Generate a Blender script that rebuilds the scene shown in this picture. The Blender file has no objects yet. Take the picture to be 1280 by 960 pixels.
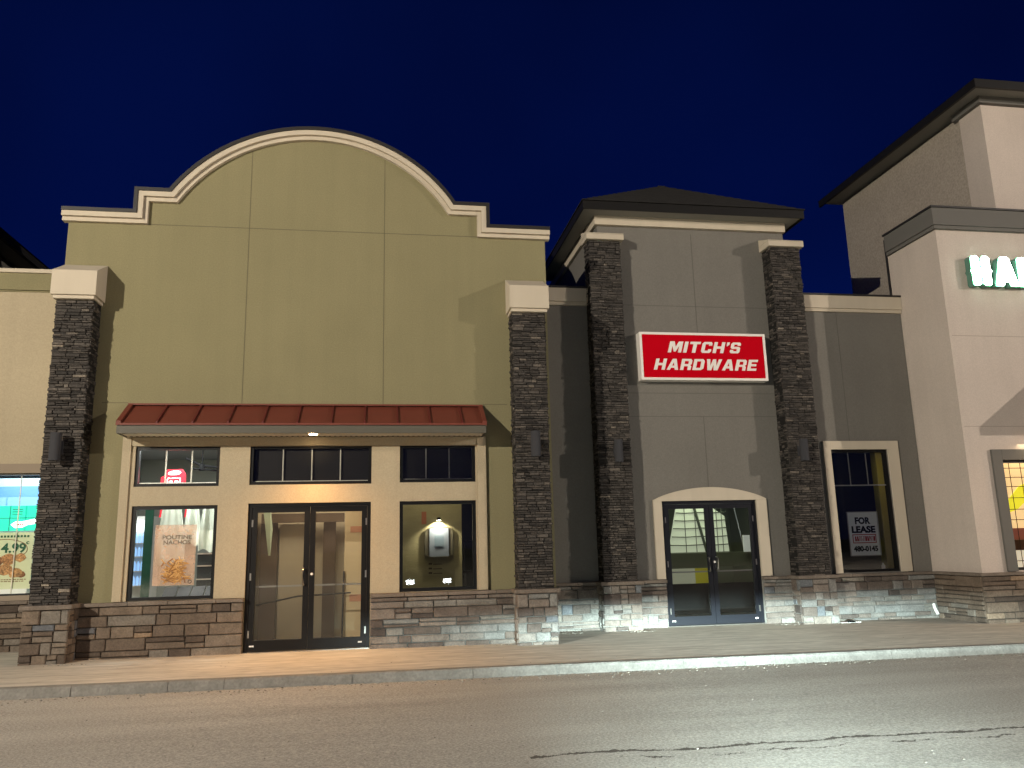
import bpy, math, random
from math import sin, cos, pi, radians, sqrt, atan2
from mathutils import Matrix, Vector
random.seed(7)
SC = bpy.context.scene
COL = SC.collection
rnd = random.uniform

# ------------------------------------------------------------------ helpers
ORG = {}
def tag(o, label=None, cat=None, group=None, kind=None):
    if label: o['label'] = label
    if cat: o['category'] = cat
    if group: o['group'] = group
    if kind: o['kind'] = kind
    return o
def thing(name, label, cat, loc=(0, 0, 0), group=None):
    o = bpy.data.objects.new(name, None); COL.objects.link(o)
    o.empty_display_size = .2
    o.location = loc; ORG[o.name] = Vector(loc)
    return tag(o, label, cat, group)

class MB:
    """collects faces, then links them as ONE mesh object"""
    def __init__(s): s.v = []; s.f = []; s.t = []; s.m = []; s.tone = 0.5; s.mi = 0
    def face(s, pts):
        n = len(s.v); s.v += [tuple(p) for p in pts]; s.f.append(tuple(range(n, n + len(pts)))); s.t.append(s.tone); s.m.append(s.mi)
    def poly(s, vs, fs):
        n = len(s.v); s.v += [tuple(p) for p in vs]
        for f in fs: s.f.append(tuple(i + n for i in f)); s.t.append(s.tone); s.m.append(s.mi)
    def box(s, x0, x1, y0, y1, z0, z1):
        s.poly([(x0,y0,z0),(x1,y0,z0),(x1,y1,z0),(x0,y1,z0),(x0,y0,z1),(x1,y0,z1),(x1,y1,z1),(x0,y1,z1)],
               [(0,3,2,1),(4,5,6,7),(0,1,5,4),(1,2,6,5),(2,3,7,6),(3,0,4,7)]); return s
    def prism(s, pts, y0, y1):
        """xz outline (any winding) extruded y0..y1 (y0 front)"""
        a = sum(p[0]*q[1]-q[0]*p[1] for p, q in zip(pts, pts[1:]+pts[:1]))
        if a < 0: pts = pts[::-1]
        n = len(pts)
        s.poly([(p[0],y0,p[1]) for p in pts] + [(p[0],y1,p[1]) for p in pts],
               [tuple(range(n)), tuple(range(2*n-1, n-1, -1))] + [((i+1)%n, i, i+n, (i+1)%n+n) for i in range(n)]); return s
    def cyl(s, c, r, h, ax='z', n=20, r2=None, a0=0, a1=2*pi):
        r2 = r if r2 is None else r2
        vs = []
        for k, (rr, hh) in enumerate(((r, 0), (r2, h))):
            for i in range(n):
                a = a0 + (a1-a0)*i/(n if a1-a0 > 6.28 else n-1); p = (rr*cos(a), rr*sin(a), hh)
                if ax == 'x': p = (p[2], p[0], p[1])
                elif ax == 'y': p = (p[0], p[2], p[1])
                vs.append((c[0]+p[0], c[1]+p[1], c[2]+p[2]))
        s.poly(vs, [(i, (i+1)%n, (i+1)%n+n, i+n) for i in range(n)] + [tuple(range(n-1,-1,-1)), tuple(range(n, 2*n))]); return s
    def tube(s, pts, r, n=8):
        pts = [Vector(p) for p in pts]; vs = []; fs = []
        for k, p in enumerate(pts):
            d = (pts[min(k+1,len(pts)-1)] - pts[max(k-1,0)]).normalized()
            u = d.cross(Vector((0,0,1)));  u = u.normalized() if u.length > .1 else Vector((1,0,0))
            w = d.cross(u)
            rr = r[k] if isinstance(r, (list, tuple)) else r
            vs += [p + (u*cos(2*pi*i/n) + w*sin(2*pi*i/n))*rr for i in range(n)]
        for k in range(len(pts)-1):
            fs += [(k*n+i, k*n+(i+1)%n, (k+1)*n+(i+1)%n, (k+1)*n+i) for i in range(n)]
        fs += [tuple(range(n-1,-1,-1)), tuple(range((len(pts)-1)*n, len(pts)*n))]
        s.poly(vs, fs); return s
    def xform(s, M): s.v = [tuple(M @ Vector(p)) for p in s.v]; return s
    def build(s, name, mat, parent=None, bevel=0, smooth=False, origin=None):
        me = bpy.data.meshes.new(name)
        off = Vector((0,0,0))
        if parent is not None: off = ORG[parent.name]
        elif origin: off = Vector(origin)
        me.from_pydata([(p[0]-off.x, p[1]-off.y, p[2]-off.z) for p in s.v], [], s.f)
        at = me.attributes.new('tone', 'FLOAT', 'FACE'); at.data.foreach_set('value', s.t)
        for mm in (mat if isinstance(mat, list) else [mat]): me.materials.append(mm)
        me.polygons.foreach_set('material_index', s.m)
        if smooth: me.polygons.foreach_set('use_smooth', [True]*len(s.f))
        me.update()
        o = bpy.data.objects.new(name, me); COL.objects.link(o)
        if parent is not None: o.parent = parent; ORG[o.name] = off
        else: o.location = off; ORG[o.name] = off
        if bevel:
            b = o.modifiers.new('bevel', 'BEVEL'); b.width = bevel; b.segments = 2; b.limit_method = 'ANGLE'
        return o
def split_build(m, name, mat, parent, key=None, **k):
    """every closed solid in m becomes an object of its own"""
    out = []; n = 0; cur = None
    fs = sorted(range(len(m.f)), key=lambda i: min(m.f[i]))
    groups = []
    for i in fs:
        lo, hi = min(m.f[i]), max(m.f[i])
        if groups and lo <= groups[-1][1]: groups[-1][0].append(i); groups[-1][1] = max(hi, groups[-1][1])
        else: groups.append([[i], hi])
    for ids, _ in groups:
        q = MB(); mp = {}
        for i in ids:
            for v in m.f[i]:
                if v not in mp: mp[v] = len(q.v); q.v.append(m.v[v])
            q.f.append(tuple(mp[v] for v in m.f[i])); q.t.append(m.t[i]); q.m.append(m.m[i])
        out.append(q.build(name, mat, parent, **k))
    return out
def add_part(name, parent, mat, fn, **k):
    m = MB(); fn(m); return m.build(name, mat, parent, **k)
def bx(name, mat, parent, *b, **k):
    m = MB(); m.box(*b); return m.build(name, mat, parent, **k)
def root(name, label, cat, m, mat, org, group=None, kind=None, **k):
    """a top-level thing that is one mesh"""
    return tag(m.build(name, mat, None, origin=org, **k), label, cat, group, kind)

def holed(m, x0, x1, z0, z1, holes, y0, y1, top=None):
    """wall sheet in xz with rectangular holes, thickness y0..y1, reveals included"""
    xs = sorted({x0, x1} | {h[0] for h in holes} | {h[1] for h in holes})
    zs = [z for z in sorted({z0, z1} | {h[2] for h in holes} | {h[3] for h in holes}) if z0 <= z <= z1]
    inh = lambda x, z: any(h[0] < x < h[1] and h[2] < z < h[3] for h in holes)
    for a, b in zip(xs, xs[1:]):
        for c, d in zip(zs, zs[1:]):
            if not inh((a+b)/2, (c+d)/2):
                m.face([(a,y0,c),(b,y0,c),(b,y0,d),(a,y0,d)]); m.face([(a,y1,c),(a,y1,d),(b,y1,d),(b,y1,c)])
    for h in holes:
        a, b, c, d = h; c = max(c, z0); d = min(d, z1)
        m.face([(a,y0,c),(a,y0,d),(a,y1,d),(a,y1,c)]); m.face([(b,y0,c),(b,y1,c),(b,y1,d),(b,y0,d)])
        if h[3] < z1: m.face([(a,y0,d),(b,y0,d),(b,y1,d),(a,y1,d)])
        if h[2] > z0: m.face([(a,y0,c),(a,y1,c),(b,y1,c),(b,y0,c)])
    m.face([(x0,y0,z0),(x0,y1,z0),(x0,y1,z1),(x0,y0,z1)]); m.face([(x1,y0,z0),(x1,y0,z1),(x1,y1,z1),(x1,y1,z0)])
    for a, b in zip(xs, xs[1:]):
        if not inh((a+b)/2, z1-1e-4): m.face([(a,y0,z1),(a,y1,z1),(b,y1,z1),(b,y0,z1)])
        if not inh((a+b)/2, z0+1e-4): m.face([(a,y0,z0),(b,y0,z0),(b,y1,z0),(a,y1,z0)])

def offset(pts, d):
    """offset an open xz polyline to its right-hand side by d"""
    out = []
    n = len(pts)
    for i in range(n):
        a = Vector(pts[i]) - Vector(pts[i-1]) if i > 0 else None
        b = Vector(pts[i+1]) - Vector(pts[i]) if i < n-1 else None
        if a is None: a = b
        if b is None: b = a
        na = Vector((a.y, -a.x)).normalized(); nb = Vector((b.y, -b.x)).normalized()
        k = (na + nb); k = k / max(k.dot(na), .3)
        out.append((pts[i][0]+k.x*d, pts[i][1]+k.y*d))
    return out
def band(m, outer, inner, y0, y1):
    n = len(outer)
    for i in range(n-1):
        a, b, c, d = outer[i], outer[i+1], inner[i+1], inner[i]
        m.face([(d[0],y0,d[1]),(c[0],y0,c[1]),(b[0],y0,b[1]),(a[0],y0,a[1])])
        m.face([(a[0],y0,a[1]),(b[0],y0,b[1]),(b[0],y1,b[1]),(a[0],y1,a[1])])
        m.face([(d[0],y1,d[1]),(c[0],y1,c[1]),(c[0],y0,c[1]),(d[0],y0,d[1])])
    for i in (0, n-1):
        a, d = outer[i], inner[i]
        m.face([(a[0],y0,a[1]),(a[0],y1,a[1]),(d[0],y1,d[1]),(d[0],y0,d[1])])

def glyphs(polys, depth, name='lettering'):
    """filled outline with holes -> list of verts/faces in local x,z (y is depth)"""
    cu = bpy.data.curves.new(name, 'CURVE'); cu.dimensions = '2D'; cu.fill_mode = 'BOTH'; cu.extrude = depth/2
    for p in polys:
        sp = cu.splines.new('POLY'); sp.points.add(len(p)-1)
        for q, (x, z) in zip(sp.points, p): q.co = (x, z, 0, 1)
        sp.use_cyclic_u = True
    return curve_mesh(cu)
def curve_mesh(cu):
    o = bpy.data.objects.new('tmp', cu); COL.objects.link(o)
    dg = bpy.context.evaluated_depsgraph_get(); me = bpy.data.meshes.new_from_object(o.evaluated_get(dg))
    vs = [tuple(v.co) for v in me.vertices]; fs = [tuple(p.vertices) for p in me.polygons]
    bpy.data.objects.remove(o); bpy.data.meshes.remove(me); bpy.data.curves.remove(cu)
    return vs, fs
def text_into(m, body, x0, x1, zb, zt, y, depth=.004, bold=0.0):
    """font text fitted into the box x0..x1, zb..zt facing -Y"""
    cu = bpy.data.curves.new('t', 'FONT'); cu.body = body; cu.size = 1; cu.extrude = .01; cu.offset = bold; cu.resolution_u = 3
    vs, fs = curve_mesh(cu)
    ax = min(v[0] for v in vs); bx_ = max(v[0] for v in vs); az = min(v[1] for v in vs); bz = max(v[1] for v in vs)
    sx = (x1-x0)/(bx_-ax); sz = (zt-zb)/(bz-az)
    m.poly([(x0+(v[0]-ax)*sx, y-depth*(v[2]+.01)/.02, zb+(v[1]-az)*sz) for v in vs], fs)

# ------------------------------------------------------------------ materials
def mat(name, col, rough=.8, metal=0, bump=0, bscale=200, var=0, vscale=2, emit=0, ecol=None, spec=.3, fine=0, fscale=80, stretch=(1,1,1), tone=None, streak=0):
    m = bpy.data.materials.new(name); m.use_nodes = True; N = m.node_tree.nodes; L = m.node_tree.links
    b = N['Principled BSDF']; b.inputs['Base Color'].default_value = (*col, 1); b.inputs['Roughness'].default_value = rough
    b.inputs['Metallic'].default_value = metal; b.inputs['Specular IOR Level'].default_value = spec
    geo = N.new('ShaderNodeNewGeometry'); mp = N.new('ShaderNodeMapping'); L.new(geo.outputs['Position'], mp.inputs['Vector'])
    mp.inputs['Scale'].default_value = stretch
    src = None
    def mixc(a, fac, colb, mode='MULTIPLY'):
        mx = N.new('ShaderNodeMix'); mx.data_type = 'RGBA'; mx.blend_type = mode
        if a is None: mx.inputs['A'].default_value = (*col, 1)
        else: L.new(a, mx.inputs['A'])
        if isinstance(fac, float): mx.inputs['Factor'].default_value = fac
        else: L.new(fac, mx.inputs['Factor'])
        if isinstance(colb, tuple): mx.inputs['B'].default_value = (*colb, 1)
        else: L.new(colb, mx.inputs['B'])
        return mx.outputs['Result']
    def noise(scale, detail=4, vec=None):
        n = N.new('ShaderNodeTexNoise'); n.inputs['Scale'].default_value = scale; n.inputs['Detail'].default_value = detail
        L.new(vec or mp.outputs[0], n.inputs['Vector']); return n.outputs['Fac']
    def ramp(fac, stops):
        r = N.new('ShaderNodeValToRGB'); L.new(fac, r.inputs[0]); e = r.color_ramp.elements
        while len(e) < len(stops): e.new(.5)
        for q, (p, c) in zip(e, stops): q.position = p; q.color = (*c, 1)
        return r.outputs[0]
    if tone:
        at = N.new('ShaderNodeAttribute'); at.attribute_name = 'tone'
        src = ramp(at.outputs['Fac'], tone)
    if var:
        src = mixc(src, 1.0, ramp(noise(vscale), [(.25, (1-var,)*3), (.75, (1+var*.6,)*3)]))
    if fine:
        src = mixc(src, 1.0, ramp(noise(fscale, 3), [(.3, (1-fine,)*3), (.7, (1+fine,)*3)]))
    if streak:
        m2 = N.new('ShaderNodeMapping'); L.new(geo.outputs['Position'], m2.inputs['Vector']); m2.inputs['Scale'].default_value = (5, 5, .35)
        src = mixc(src, 1.0, ramp(noise(1, 6, m2.outputs[0]), [(.35, (1-streak,)*3), (.6, (1, 1, 1))]))
    if src: L.new(src, b.inputs['Base Color'])
    if bump:
        bp = N.new('ShaderNodeBump'); bp.inputs['Strength'].default_value = bump; bp.inputs['Distance'].default_value = .01
        L.new(noise(bscale, 4), bp.inputs['Height']); L.new(bp.outputs[0], b.inputs['Normal'])
    if emit:
        b.inputs['Emission Color'].default_value = (*(ecol or col), 1); b.inputs['Emission Strength'].default_value = emit
    return m
stucco = dict(rough=.92, spec=.15, bump=.35, bscale=90, var=.07, vscale=.8, fine=.07, fscale=45, streak=.035)
M_olive = mat('olive_stucco', (.232,.208,.118), **stucco)
M_cream = mat('cream_stucco', (.41,.345,.24), **stucco)
M_trim = mat('cream_trim', (.52,.455,.36), rough=.85, spec=.2, bump=.12, bscale=90, var=.04, vscale=1.5, streak=.05)
M_flash = mat('dark_flashing', (.022,.02,.02), rough=.5, spec=.4)
M_grey = mat('grey_stucco', (.170,.160,.143), **stucco)
M_beige = mat('beige_stucco', (.54,.47,.415), **stucco)
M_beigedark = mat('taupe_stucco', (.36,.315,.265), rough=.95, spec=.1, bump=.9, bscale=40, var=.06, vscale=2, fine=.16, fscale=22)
M_greytrim = mat('grey_trim', (.13,.125,.115), rough=.8, spec=.25, bump=.1)
M_tan = mat('tan_trim', (.26,.21,.16), rough=.85, bump=.2)
M_joint = mat('olive_joint', (.13,.115,.07), rough=.9)
M_jgrey = mat('grey_joint', (.115,.108,.095), rough=.9)
M_jbeige = mat('beige_joint', (.36,.31,.265), rough=.9)
M_red = mat('red_standing_seam_metal', (.15,.033,.019), rough=.6, spec=.4, var=.1, vscale=4)
M_redd = mat('dark_red_metal', (.11,.016,.013), rough=.5)
M_eave = mat('eave_soffit_metal', (.23,.225,.20), rough=.7)
M_fascia = mat('fascia_metal', (.095,.088,.07), rough=.55, var=.05)
M_soffit = mat('soffit_vinyl', (.55,.49,.40), rough=.7)
M_black = mat('black_frame_metal', (.006,.006,.0065), rough=.4, spec=.25)
M_navyblack = mat('black_door_metal', (.008,.009,.013), rough=.35, spec=.4)
M_white = mat('white_paint', (.75,.72,.68), rough=.5)
M_muntin = mat('white_muntin', (.62,.58,.50), rough=.5)
M_steel = mat('brushed_steel', (.5,.48,.44), rough=.3, metal=1)
M_shingle = mat('dark_shingles', (.017,.016,.015), rough=.95, bump=.8, bscale=25, var=.25, vscale=6, fine=.3, fscale=30, stretch=(1,1,3))
M_blackf = mat('black_fascia_metal', (.010,.0095,.009), rough=.5, spec=.25)
M_lampbody = mat('dark_lamp_metal', (.045,.045,.05), rough=.85, spec=.15)
M_matte = mat('matte_black', (.008,.008,.008), rough=1, spec=0)
M_transomback = mat('dark_transom_backing', (.018,.016,.014), rough=.35, spec=.3)
M_ledge = mat('stone_ledge', (.17,.14,.115), rough=.95, bump=.7, bscale=30, var=.25, vscale=5, fine=.15, fscale=40)
M_dry = mat('dark_ledgestone', (.1,.1,.1), rough=.85, spec=.35, bump=1.0, bscale=45, var=.3, vscale=9, fine=.3, fscale=35,
            tone=[(0,(.026,.023,.021)),(.45,(.062,.054,.048)),(.7,(.10,.086,.074)),(.9,(.16,.135,.11)),(1,(.34,.29,.23))])
M_base = mat('brown_base_stone', (.1,.1,.1), rough=.9, spec=.2, bump=.9, bscale=28, var=.25, vscale=7, fine=.2, fscale=40,
             tone=[(0,(.075,.058,.047)),(.3,(.125,.095,.073)),(.55,(.175,.135,.102)),(.75,(.165,.15,.13)),(.9,(.27,.19,.125)),(1,(.12,.125,.135))])
M_base2 = mat('grey_base_stone', (.1,.1,.1), rough=.9, spec=.2, bump=.9, bscale=28, var=.3, vscale=5, fine=.2, fscale=40,
             tone=[(0,(.08,.065,.058)),(.3,(.14,.115,.098)),(.55,(.20,.17,.145)),(.75,(.20,.20,.19)),(.9,(.21,.19,.16)),(1,(.15,.16,.17))])
M_mortar = mat('mortar', (.06,.05,.042), rough=.95, bump=.5, bscale=60)
M_mortar2 = mat('pale_mortar', (.235,.225,.205), rough=.95, bump=.5, bscale=60, var=.3, vscale=4)
M_void = mat('dry_joint_backing', (.012,.011,.01), rough=1)

def glass(name, tint=(.96,.97,.96), refl=1.0, tr=1.0, haze=0):
    m = bpy.data.materials.new(name); m.use_nodes = True; N = m.node_tree.nodes; L = m.node_tree.links
    N.remove(N['Principled BSDF']); out = N['Material Output']
    t = N.new('ShaderNodeBsdfTransparent'); t.inputs[0].default_value = (*[c*tr for c in tint], 1)
    g = N.new('ShaderNodeBsdfGlossy'); g.inputs['Roughness'].default_value = .015; g.inputs[0].default_value = (1,1,1,1)
    f = N.new('ShaderNodeFresnel'); f.inputs[0].default_value = 1.5
    k = N.new('ShaderNodeMath'); k.operation = 'MULTIPLY'; k.inputs[1].default_value = refl; k.use_clamp = True; L.new(f.outputs[0], k.inputs[0])
    x = N.new('ShaderNodeMixShader'); L.new(k.outputs[0], x.inputs[0]); L.new(t.outputs[0], x.inputs[1]); L.new(g.outputs[0], x.inputs[2])
    last = x.outputs[0]
    if haze:   # film of dust on the glass
        d = N.new('ShaderNodeBsdfDiffuse'); d.inputs[0].default_value = (.6,.57,.5,1); n = N.new('ShaderNodeTexNoise'); n.inputs['Scale'].default_value = 2.2; n.inputs['Detail'].default_value = 5
        geo = N.new('ShaderNodeNewGeometry'); L.new(geo.outputs['Position'], n.inputs['Vector'])
        q = N.new('ShaderNodeMath'); q.operation = 'MULTIPLY'; q.inputs[1].default_value = haze*2; L.new(n.outputs['Fac'], q.inputs[0])
        y = N.new('ShaderNodeMixShader'); L.new(q.outputs[0], y.inputs[0]); L.new(last, y.inputs[1]); L.new(d.outputs[0], y.inputs[2]); last = y.outputs[0]
    L.new(last, out.inputs[0]); return m
M_glass = glass('window_glass', refl=1.3, haze=.005)
M_glassdoor = glass('dusty_door_glass', refl=1.3, haze=.04)
M_glassdim = glass('tinted_glass', tint=(.62,.62,.58), refl=1.6)

def pane(name, parent, x0, x1, y, z0, z1, m=None):
    # single sheet of glass: transparent to what stands behind, mirror-like by angle
    mb = MB(); mb.face([(x0,y,z0),(x1,y,z0),(x1,y,z1),(x0,y,z1)]); return mb.build(name, m or M_glass, parent)

# ------------------------------------------------------------------ ground
def gz(x): return -.005*(x+4)
def sheet(m, x0, x1, y0, y1, dz, nx=60, ny=2, yz=0):
    for i in range(nx):
        a = x0+(x1-x0)*i/nx; b = x0+(x1-x0)*(i+1)/nx
        for j in range(ny):
            c = y0+(y1-y0)*j/ny; d = y0+(y1-y0)*(j+1)/ny
            m.face([(a,c,gz(a)+dz),(b,c,gz(b)+dz),(b,d,gz(b)+dz),(a,d,gz(a)+dz)])

def asphalt():
    m = bpy.data.materials.new('asphalt'); m.use_nodes = True; N = m.node_tree.nodes; L = m.node_tree.links
    b = N['Principled BSDF']; b.inputs['Roughness'].default_value = .95; b.inputs['Specular IOR Level'].default_value = .12
    geo = N.new('ShaderNodeNewGeometry'); P = geo.outputs['Position']
    def noise(scale, det=3, vec=P, rough=.5):
        n = N.new('ShaderNodeTexNoise'); n.inputs['Scale'].default_value = scale; n.inputs['Detail'].default_value = det; n.inputs['Roughness'].default_value = rough
        L.new(vec, n.inputs['Vector']); return n.outputs['Fac']
    def mth(op, a, b_=None, c=None):
        n = N.new('ShaderNodeMath'); n.operation = op
        for i, v in enumerate((a, b_, c)):
            if v is None: continue
            if isinstance(v, (int, float)): n.inputs[i].default_value = v
            else: L.new(v, n.inputs[i])
        return n.outputs[0]
    def ramp(fac, stops):
        r = N.new('ShaderNodeValToRGB'); L.new(fac, r.inputs[0]); e = r.color_ramp.elements
        while len(e) < len(stops): e.new(.5)
        for q, (p, c) in zip(e, stops): q.position = p; q.color = (*c, 1)
        return r.outputs[0]
    def mix(a, b_, fac, mode='MIX'):
        x = N.new('ShaderNodeMix'); x.data_type = 'RGBA'; x.blend_type = mode
        for s_, v in (('A', a), ('B', b_)):
            if isinstance(v, tuple): x.inputs[s_].default_value = (*v, 1)
            else: L.new(v, x.inputs[s_])
        if isinstance(fac, (int, float)): x.inputs['Factor'].default_value = fac
        else: L.new(fac, x.inputs['Factor'])
        return x.outputs['Result']
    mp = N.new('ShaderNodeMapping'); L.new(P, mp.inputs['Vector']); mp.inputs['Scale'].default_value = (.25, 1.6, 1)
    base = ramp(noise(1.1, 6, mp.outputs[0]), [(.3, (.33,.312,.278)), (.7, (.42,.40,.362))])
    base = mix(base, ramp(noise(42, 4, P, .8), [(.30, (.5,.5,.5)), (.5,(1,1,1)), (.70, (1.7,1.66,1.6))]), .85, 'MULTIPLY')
    # pale grit lying about
    vo = N.new('ShaderNodeTexVoronoi'); vo.inputs['Scale'].default_value = 9; L.new(P, vo.inputs['Vector'])
    sel = mth('MULTIPLY', mth('LESS_THAN', vo.outputs['Distance'], .07), mth('GREATER_THAN', noise(2.3, 4), .53))
    base = mix(base, (.45,.43,.39), sel)
    # one long crack that wanders along the road, with broken pieces beside it
    sx = N.new('ShaderNodeSeparateXYZ'); L.new(P, sx.inputs[0])
    cx = N.new('ShaderNodeCombineXYZ'); L.new(sx.outputs['X'], cx.inputs['X'])
    w = mth('ADD', mth('MULTIPLY', mth('SUBTRACT', noise(.9, 1, cx.outputs[0]), .5), .35), mth('MULTIPLY', mth('SUBTRACT', noise(9, 6, cx.outputs[0], .8), .5), .22))
    dy = mth('ABSOLUTE', mth('SUBTRACT', mth('SUBTRACT', sx.outputs['Y'], -6.66), w))
    wid = mth('MULTIPLY', mth('SUBTRACT', noise(4.5, 5, cx.outputs[0]), .30), .13)
    wid = mth('MULTIPLY', wid, mth('GREATER_THAN', sx.outputs['X'], 1.2))
    crack = mth('LESS_THAN', dy, wid)
    dy2 = mth('ABSOLUTE', mth('SUBTRACT', mth('SUBTRACT', sx.outputs['Y'], -6.87), mth('MULTIPLY', w, 1.5)))
    wid2 = mth('MULTIPLY', mth('SUBTRACT', noise(2.6, 5, cx.outputs[0]), .46), .16)
    wid2 = mth('MULTIPLY', wid2, mth('GREATER_THAN', sx.outputs['X'], 1.9))
    c2 = mth('MAXIMUM', crack, mth('LESS_THAN', dy2, wid2))
    base = mix(base, (.055,.045,.037), mth('MULTIPLY', c2, .85))
    L.new(base, b.inputs['Base Color'])
    bp = N.new('ShaderNodeBump'); bp.inputs['Strength'].default_value = .6; bp.inputs['Distance'].default_value = .012
    L.new(mth('SUBTRACT', noise(85, 3, P, .7), c2), bp.inputs['Height']); L.new(bp.outputs[0], b.inputs['Normal'])
    return m
M_asph = asphalt()
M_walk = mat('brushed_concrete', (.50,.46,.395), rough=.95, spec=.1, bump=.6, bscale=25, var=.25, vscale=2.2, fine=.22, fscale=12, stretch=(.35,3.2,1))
M_kerb = mat('kerb_concrete', (.215,.205,.185), rough=.9, bump=.8, bscale=40, var=.25, vscale=5, fine=.15, fscale=30)
M_dirt = mat('dirt', (.08,.07,.06), rough=1, bump=.5, bscale=10)

m = MB(); m.face([(-700,-700,-.8),(700,-700,-.8),(700,700,-.8),(-700,700,-.8)])
tag(m.build('ground', M_dirt), kind='structure')
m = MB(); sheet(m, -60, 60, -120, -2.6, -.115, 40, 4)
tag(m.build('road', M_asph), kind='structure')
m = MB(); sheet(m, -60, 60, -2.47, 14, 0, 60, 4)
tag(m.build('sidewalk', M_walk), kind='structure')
m = MB()
x = -60.0
random.seed(3)
while x < 60:   # kerb with a slightly broken front edge
    n = .22 if abs(x) < 14 else 2.0
    b = min(x+n, 60); y0 = -2.6+rnd(-.008,.008); y1 = -2.6+rnd(-.008,.008)
    zt = .004
    if x > -20 and int((x+60)/3.05) != int((b+60)/3.05): b -= .005
    m.poly([(x,y0-.03,gz(x)-.15),(b,y1-.03,gz(b)-.15),(b,-2.45,gz(b)-.15),(x,-2.45,gz(x)-.15),
            (x,y0,gz(x)+zt-.02),(b,y1,gz(b)+zt-.02),(b,-2.45,gz(b)+zt),(x,-2.45,gz(x)+zt),
            (x,y0+.02,gz(x)+zt+rnd(-.004,.002)),(b,y1+.02,gz(b)+zt+rnd(-.004,.002))],
           [(0,3,2,1),(8,9,6,7),(4,5,9,8),(0,1,5,4),(1,2,6,9,5),(2,3,7,6),(3,0,4,8,7)])
    x = x+n
tag(m.build('kerb', M_kerb), kind='structure')
# crumbs of broken concrete and grit along the gutter and at the foot of the stone
M_grit = mat('grit', (.42,.38,.32), rough=.95, tone=[(0,(.10,.085,.07)),(.5,(.22,.20,.165)),(1,(.42,.39,.34))])
m = MB(); random.seed(11)
def pebble(m, x, y, z, s):
    m.tone = random.random(); vs = []
    for k in range(3):
        for i in range(5):
            a = 2*pi*i/5 + rnd(-.3,.3); r = s*(.9,1,.45)[k]*rnd(.7,1.2); vs.append((x+r*cos(a)*1.3, y+r*sin(a), z+s*(-.1,.35,.75)[k]))
    m.poly(vs, [(k*5+i, k*5+(i+1)%5, k*5+5+(i+1)%5, k*5+5+i) for k in range(2) for i in range(5)] + [(10,11,12,13,14)])
for i in range(700):
    x = rnd(-7, 13); y = -2.66 - abs(random.gauss(0, .16)); pebble(m, x, y, gz(x)-.115, rnd(.003,.013))
for i in range(260):
    x = rnd(-6, 13); y = rnd(-7.5,-2.8); pebble(m, x, y, gz(x)-.115, rnd(.003,.009))
for i in range(120):
    x = rnd(-6, 13); y = rnd(-2.4,-.5); pebble(m, x, y, gz(x), rnd(.002,.007))
for cx_, cy_ in ((-4.4,-.55),(2.05,-.2),(4.6,.95),(3.2,1.1),(8.6,1.0),(7.5,1.2)):
    for i in range(26): x = cx_+random.gauss(0,.16); pebble(m, x, cy_-abs(random.gauss(0,.05)), gz(x), rnd(.004,.014))
tag(m.build('loose_grit', M_grit), kind='stuff')

# ------------------------------------------------------------------ stone veneer
def stone(m, P, u0, u1, v0, v1, w, jit, inset, tones):
    m.tone = min(1, max(0, random.gauss(*tones)))
    j = lambda: rnd(-jit, jit)
    q = [(u0+abs(j())*.5, v0+abs(j())*.5),(u1-abs(j())*.5, v0+abs(j())*.5),(u1-abs(j())*.5, v1-abs(j())*.5),(u0+abs(j())*.5, v1-abs(j())*.5)]
    cu, cv = (u0+u1)/2, (v0+v1)/2
    k_ = rnd(-jit, jit)*.7; q = [(q[0][0],q[0][1]+k_),(q[1][0],q[1][1]-k_),(q[2][0],q[2][1]+k_*.5),(q[3][0],q[3][1]-k_*.5)] if inset > .008 else q
    vs = [P(a, b, -.01) for a, b in q]
    k = max(w-inset, .004)
    vs += [P(a, b, k) for a, b in q]
    for a, b in q:
        a2 = a + (inset if a < cu else -inset); b2 = b + (inset if b < cv else -inset)
        vs.append(P(a2, b2, w + rnd(-.25,.25)*w*.5))
    fs = [(0,1,5,4),(1,2,6,5),(2,3,7,6),(3,0,4,7),(4,5,9,8),(5,6,10,9),(6,7,11,10),(7,4,8,11),(8,9,10,11)]
    m.poly(vs, fs)
def ashlar(m, P, u0, u1, v0, v1, hs=(.07,.185), ws=(.2,.72), gap=.008, w=(.03,.06), tones=(.5,.26)):
    """random coursed rubble: cut the strip into courses, the courses into stones, some stones into two"""
    v = v0
    hh = []
    while v < v1-.02:
        h = rnd(*hs)
        if v1-v-h < hs[0]*.8: h = v1-v
        hh.append((v, v+h)); v += h
    for a, b in hh:
        u = u0
        while u < u1-.01:
            wd = ws[0]+(ws[1]-ws[0])*random.random()**1.4
            if u1-u-wd < ws[0]*.7: wd = u1-u
            g = gap/2
            if b-a > .125 and random.random() < .35:
                c = a+(b-a)*rnd(.4,.6)
                stone(m, P, u+g, u+wd-g, a+g, c-g, rnd(*w), .006, .012, tones); stone(m, P, u+g, u+wd-g, c+g, b-g, rnd(*w), .006, .012, tones)
            else: stone(m, P, u+g, u+wd-g, a+g, b-g, rnd(*w), .006, .012, tones)
            u += wd
def Pfront(y): return lambda u, v, w: (u, y-w, v)
def Pright(x): return lambda u, v, w: (x+w, u, v)       # face towards +X, u is Y
def Pleft(x): return lambda u, v, w: (x-w, u, v)
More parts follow.
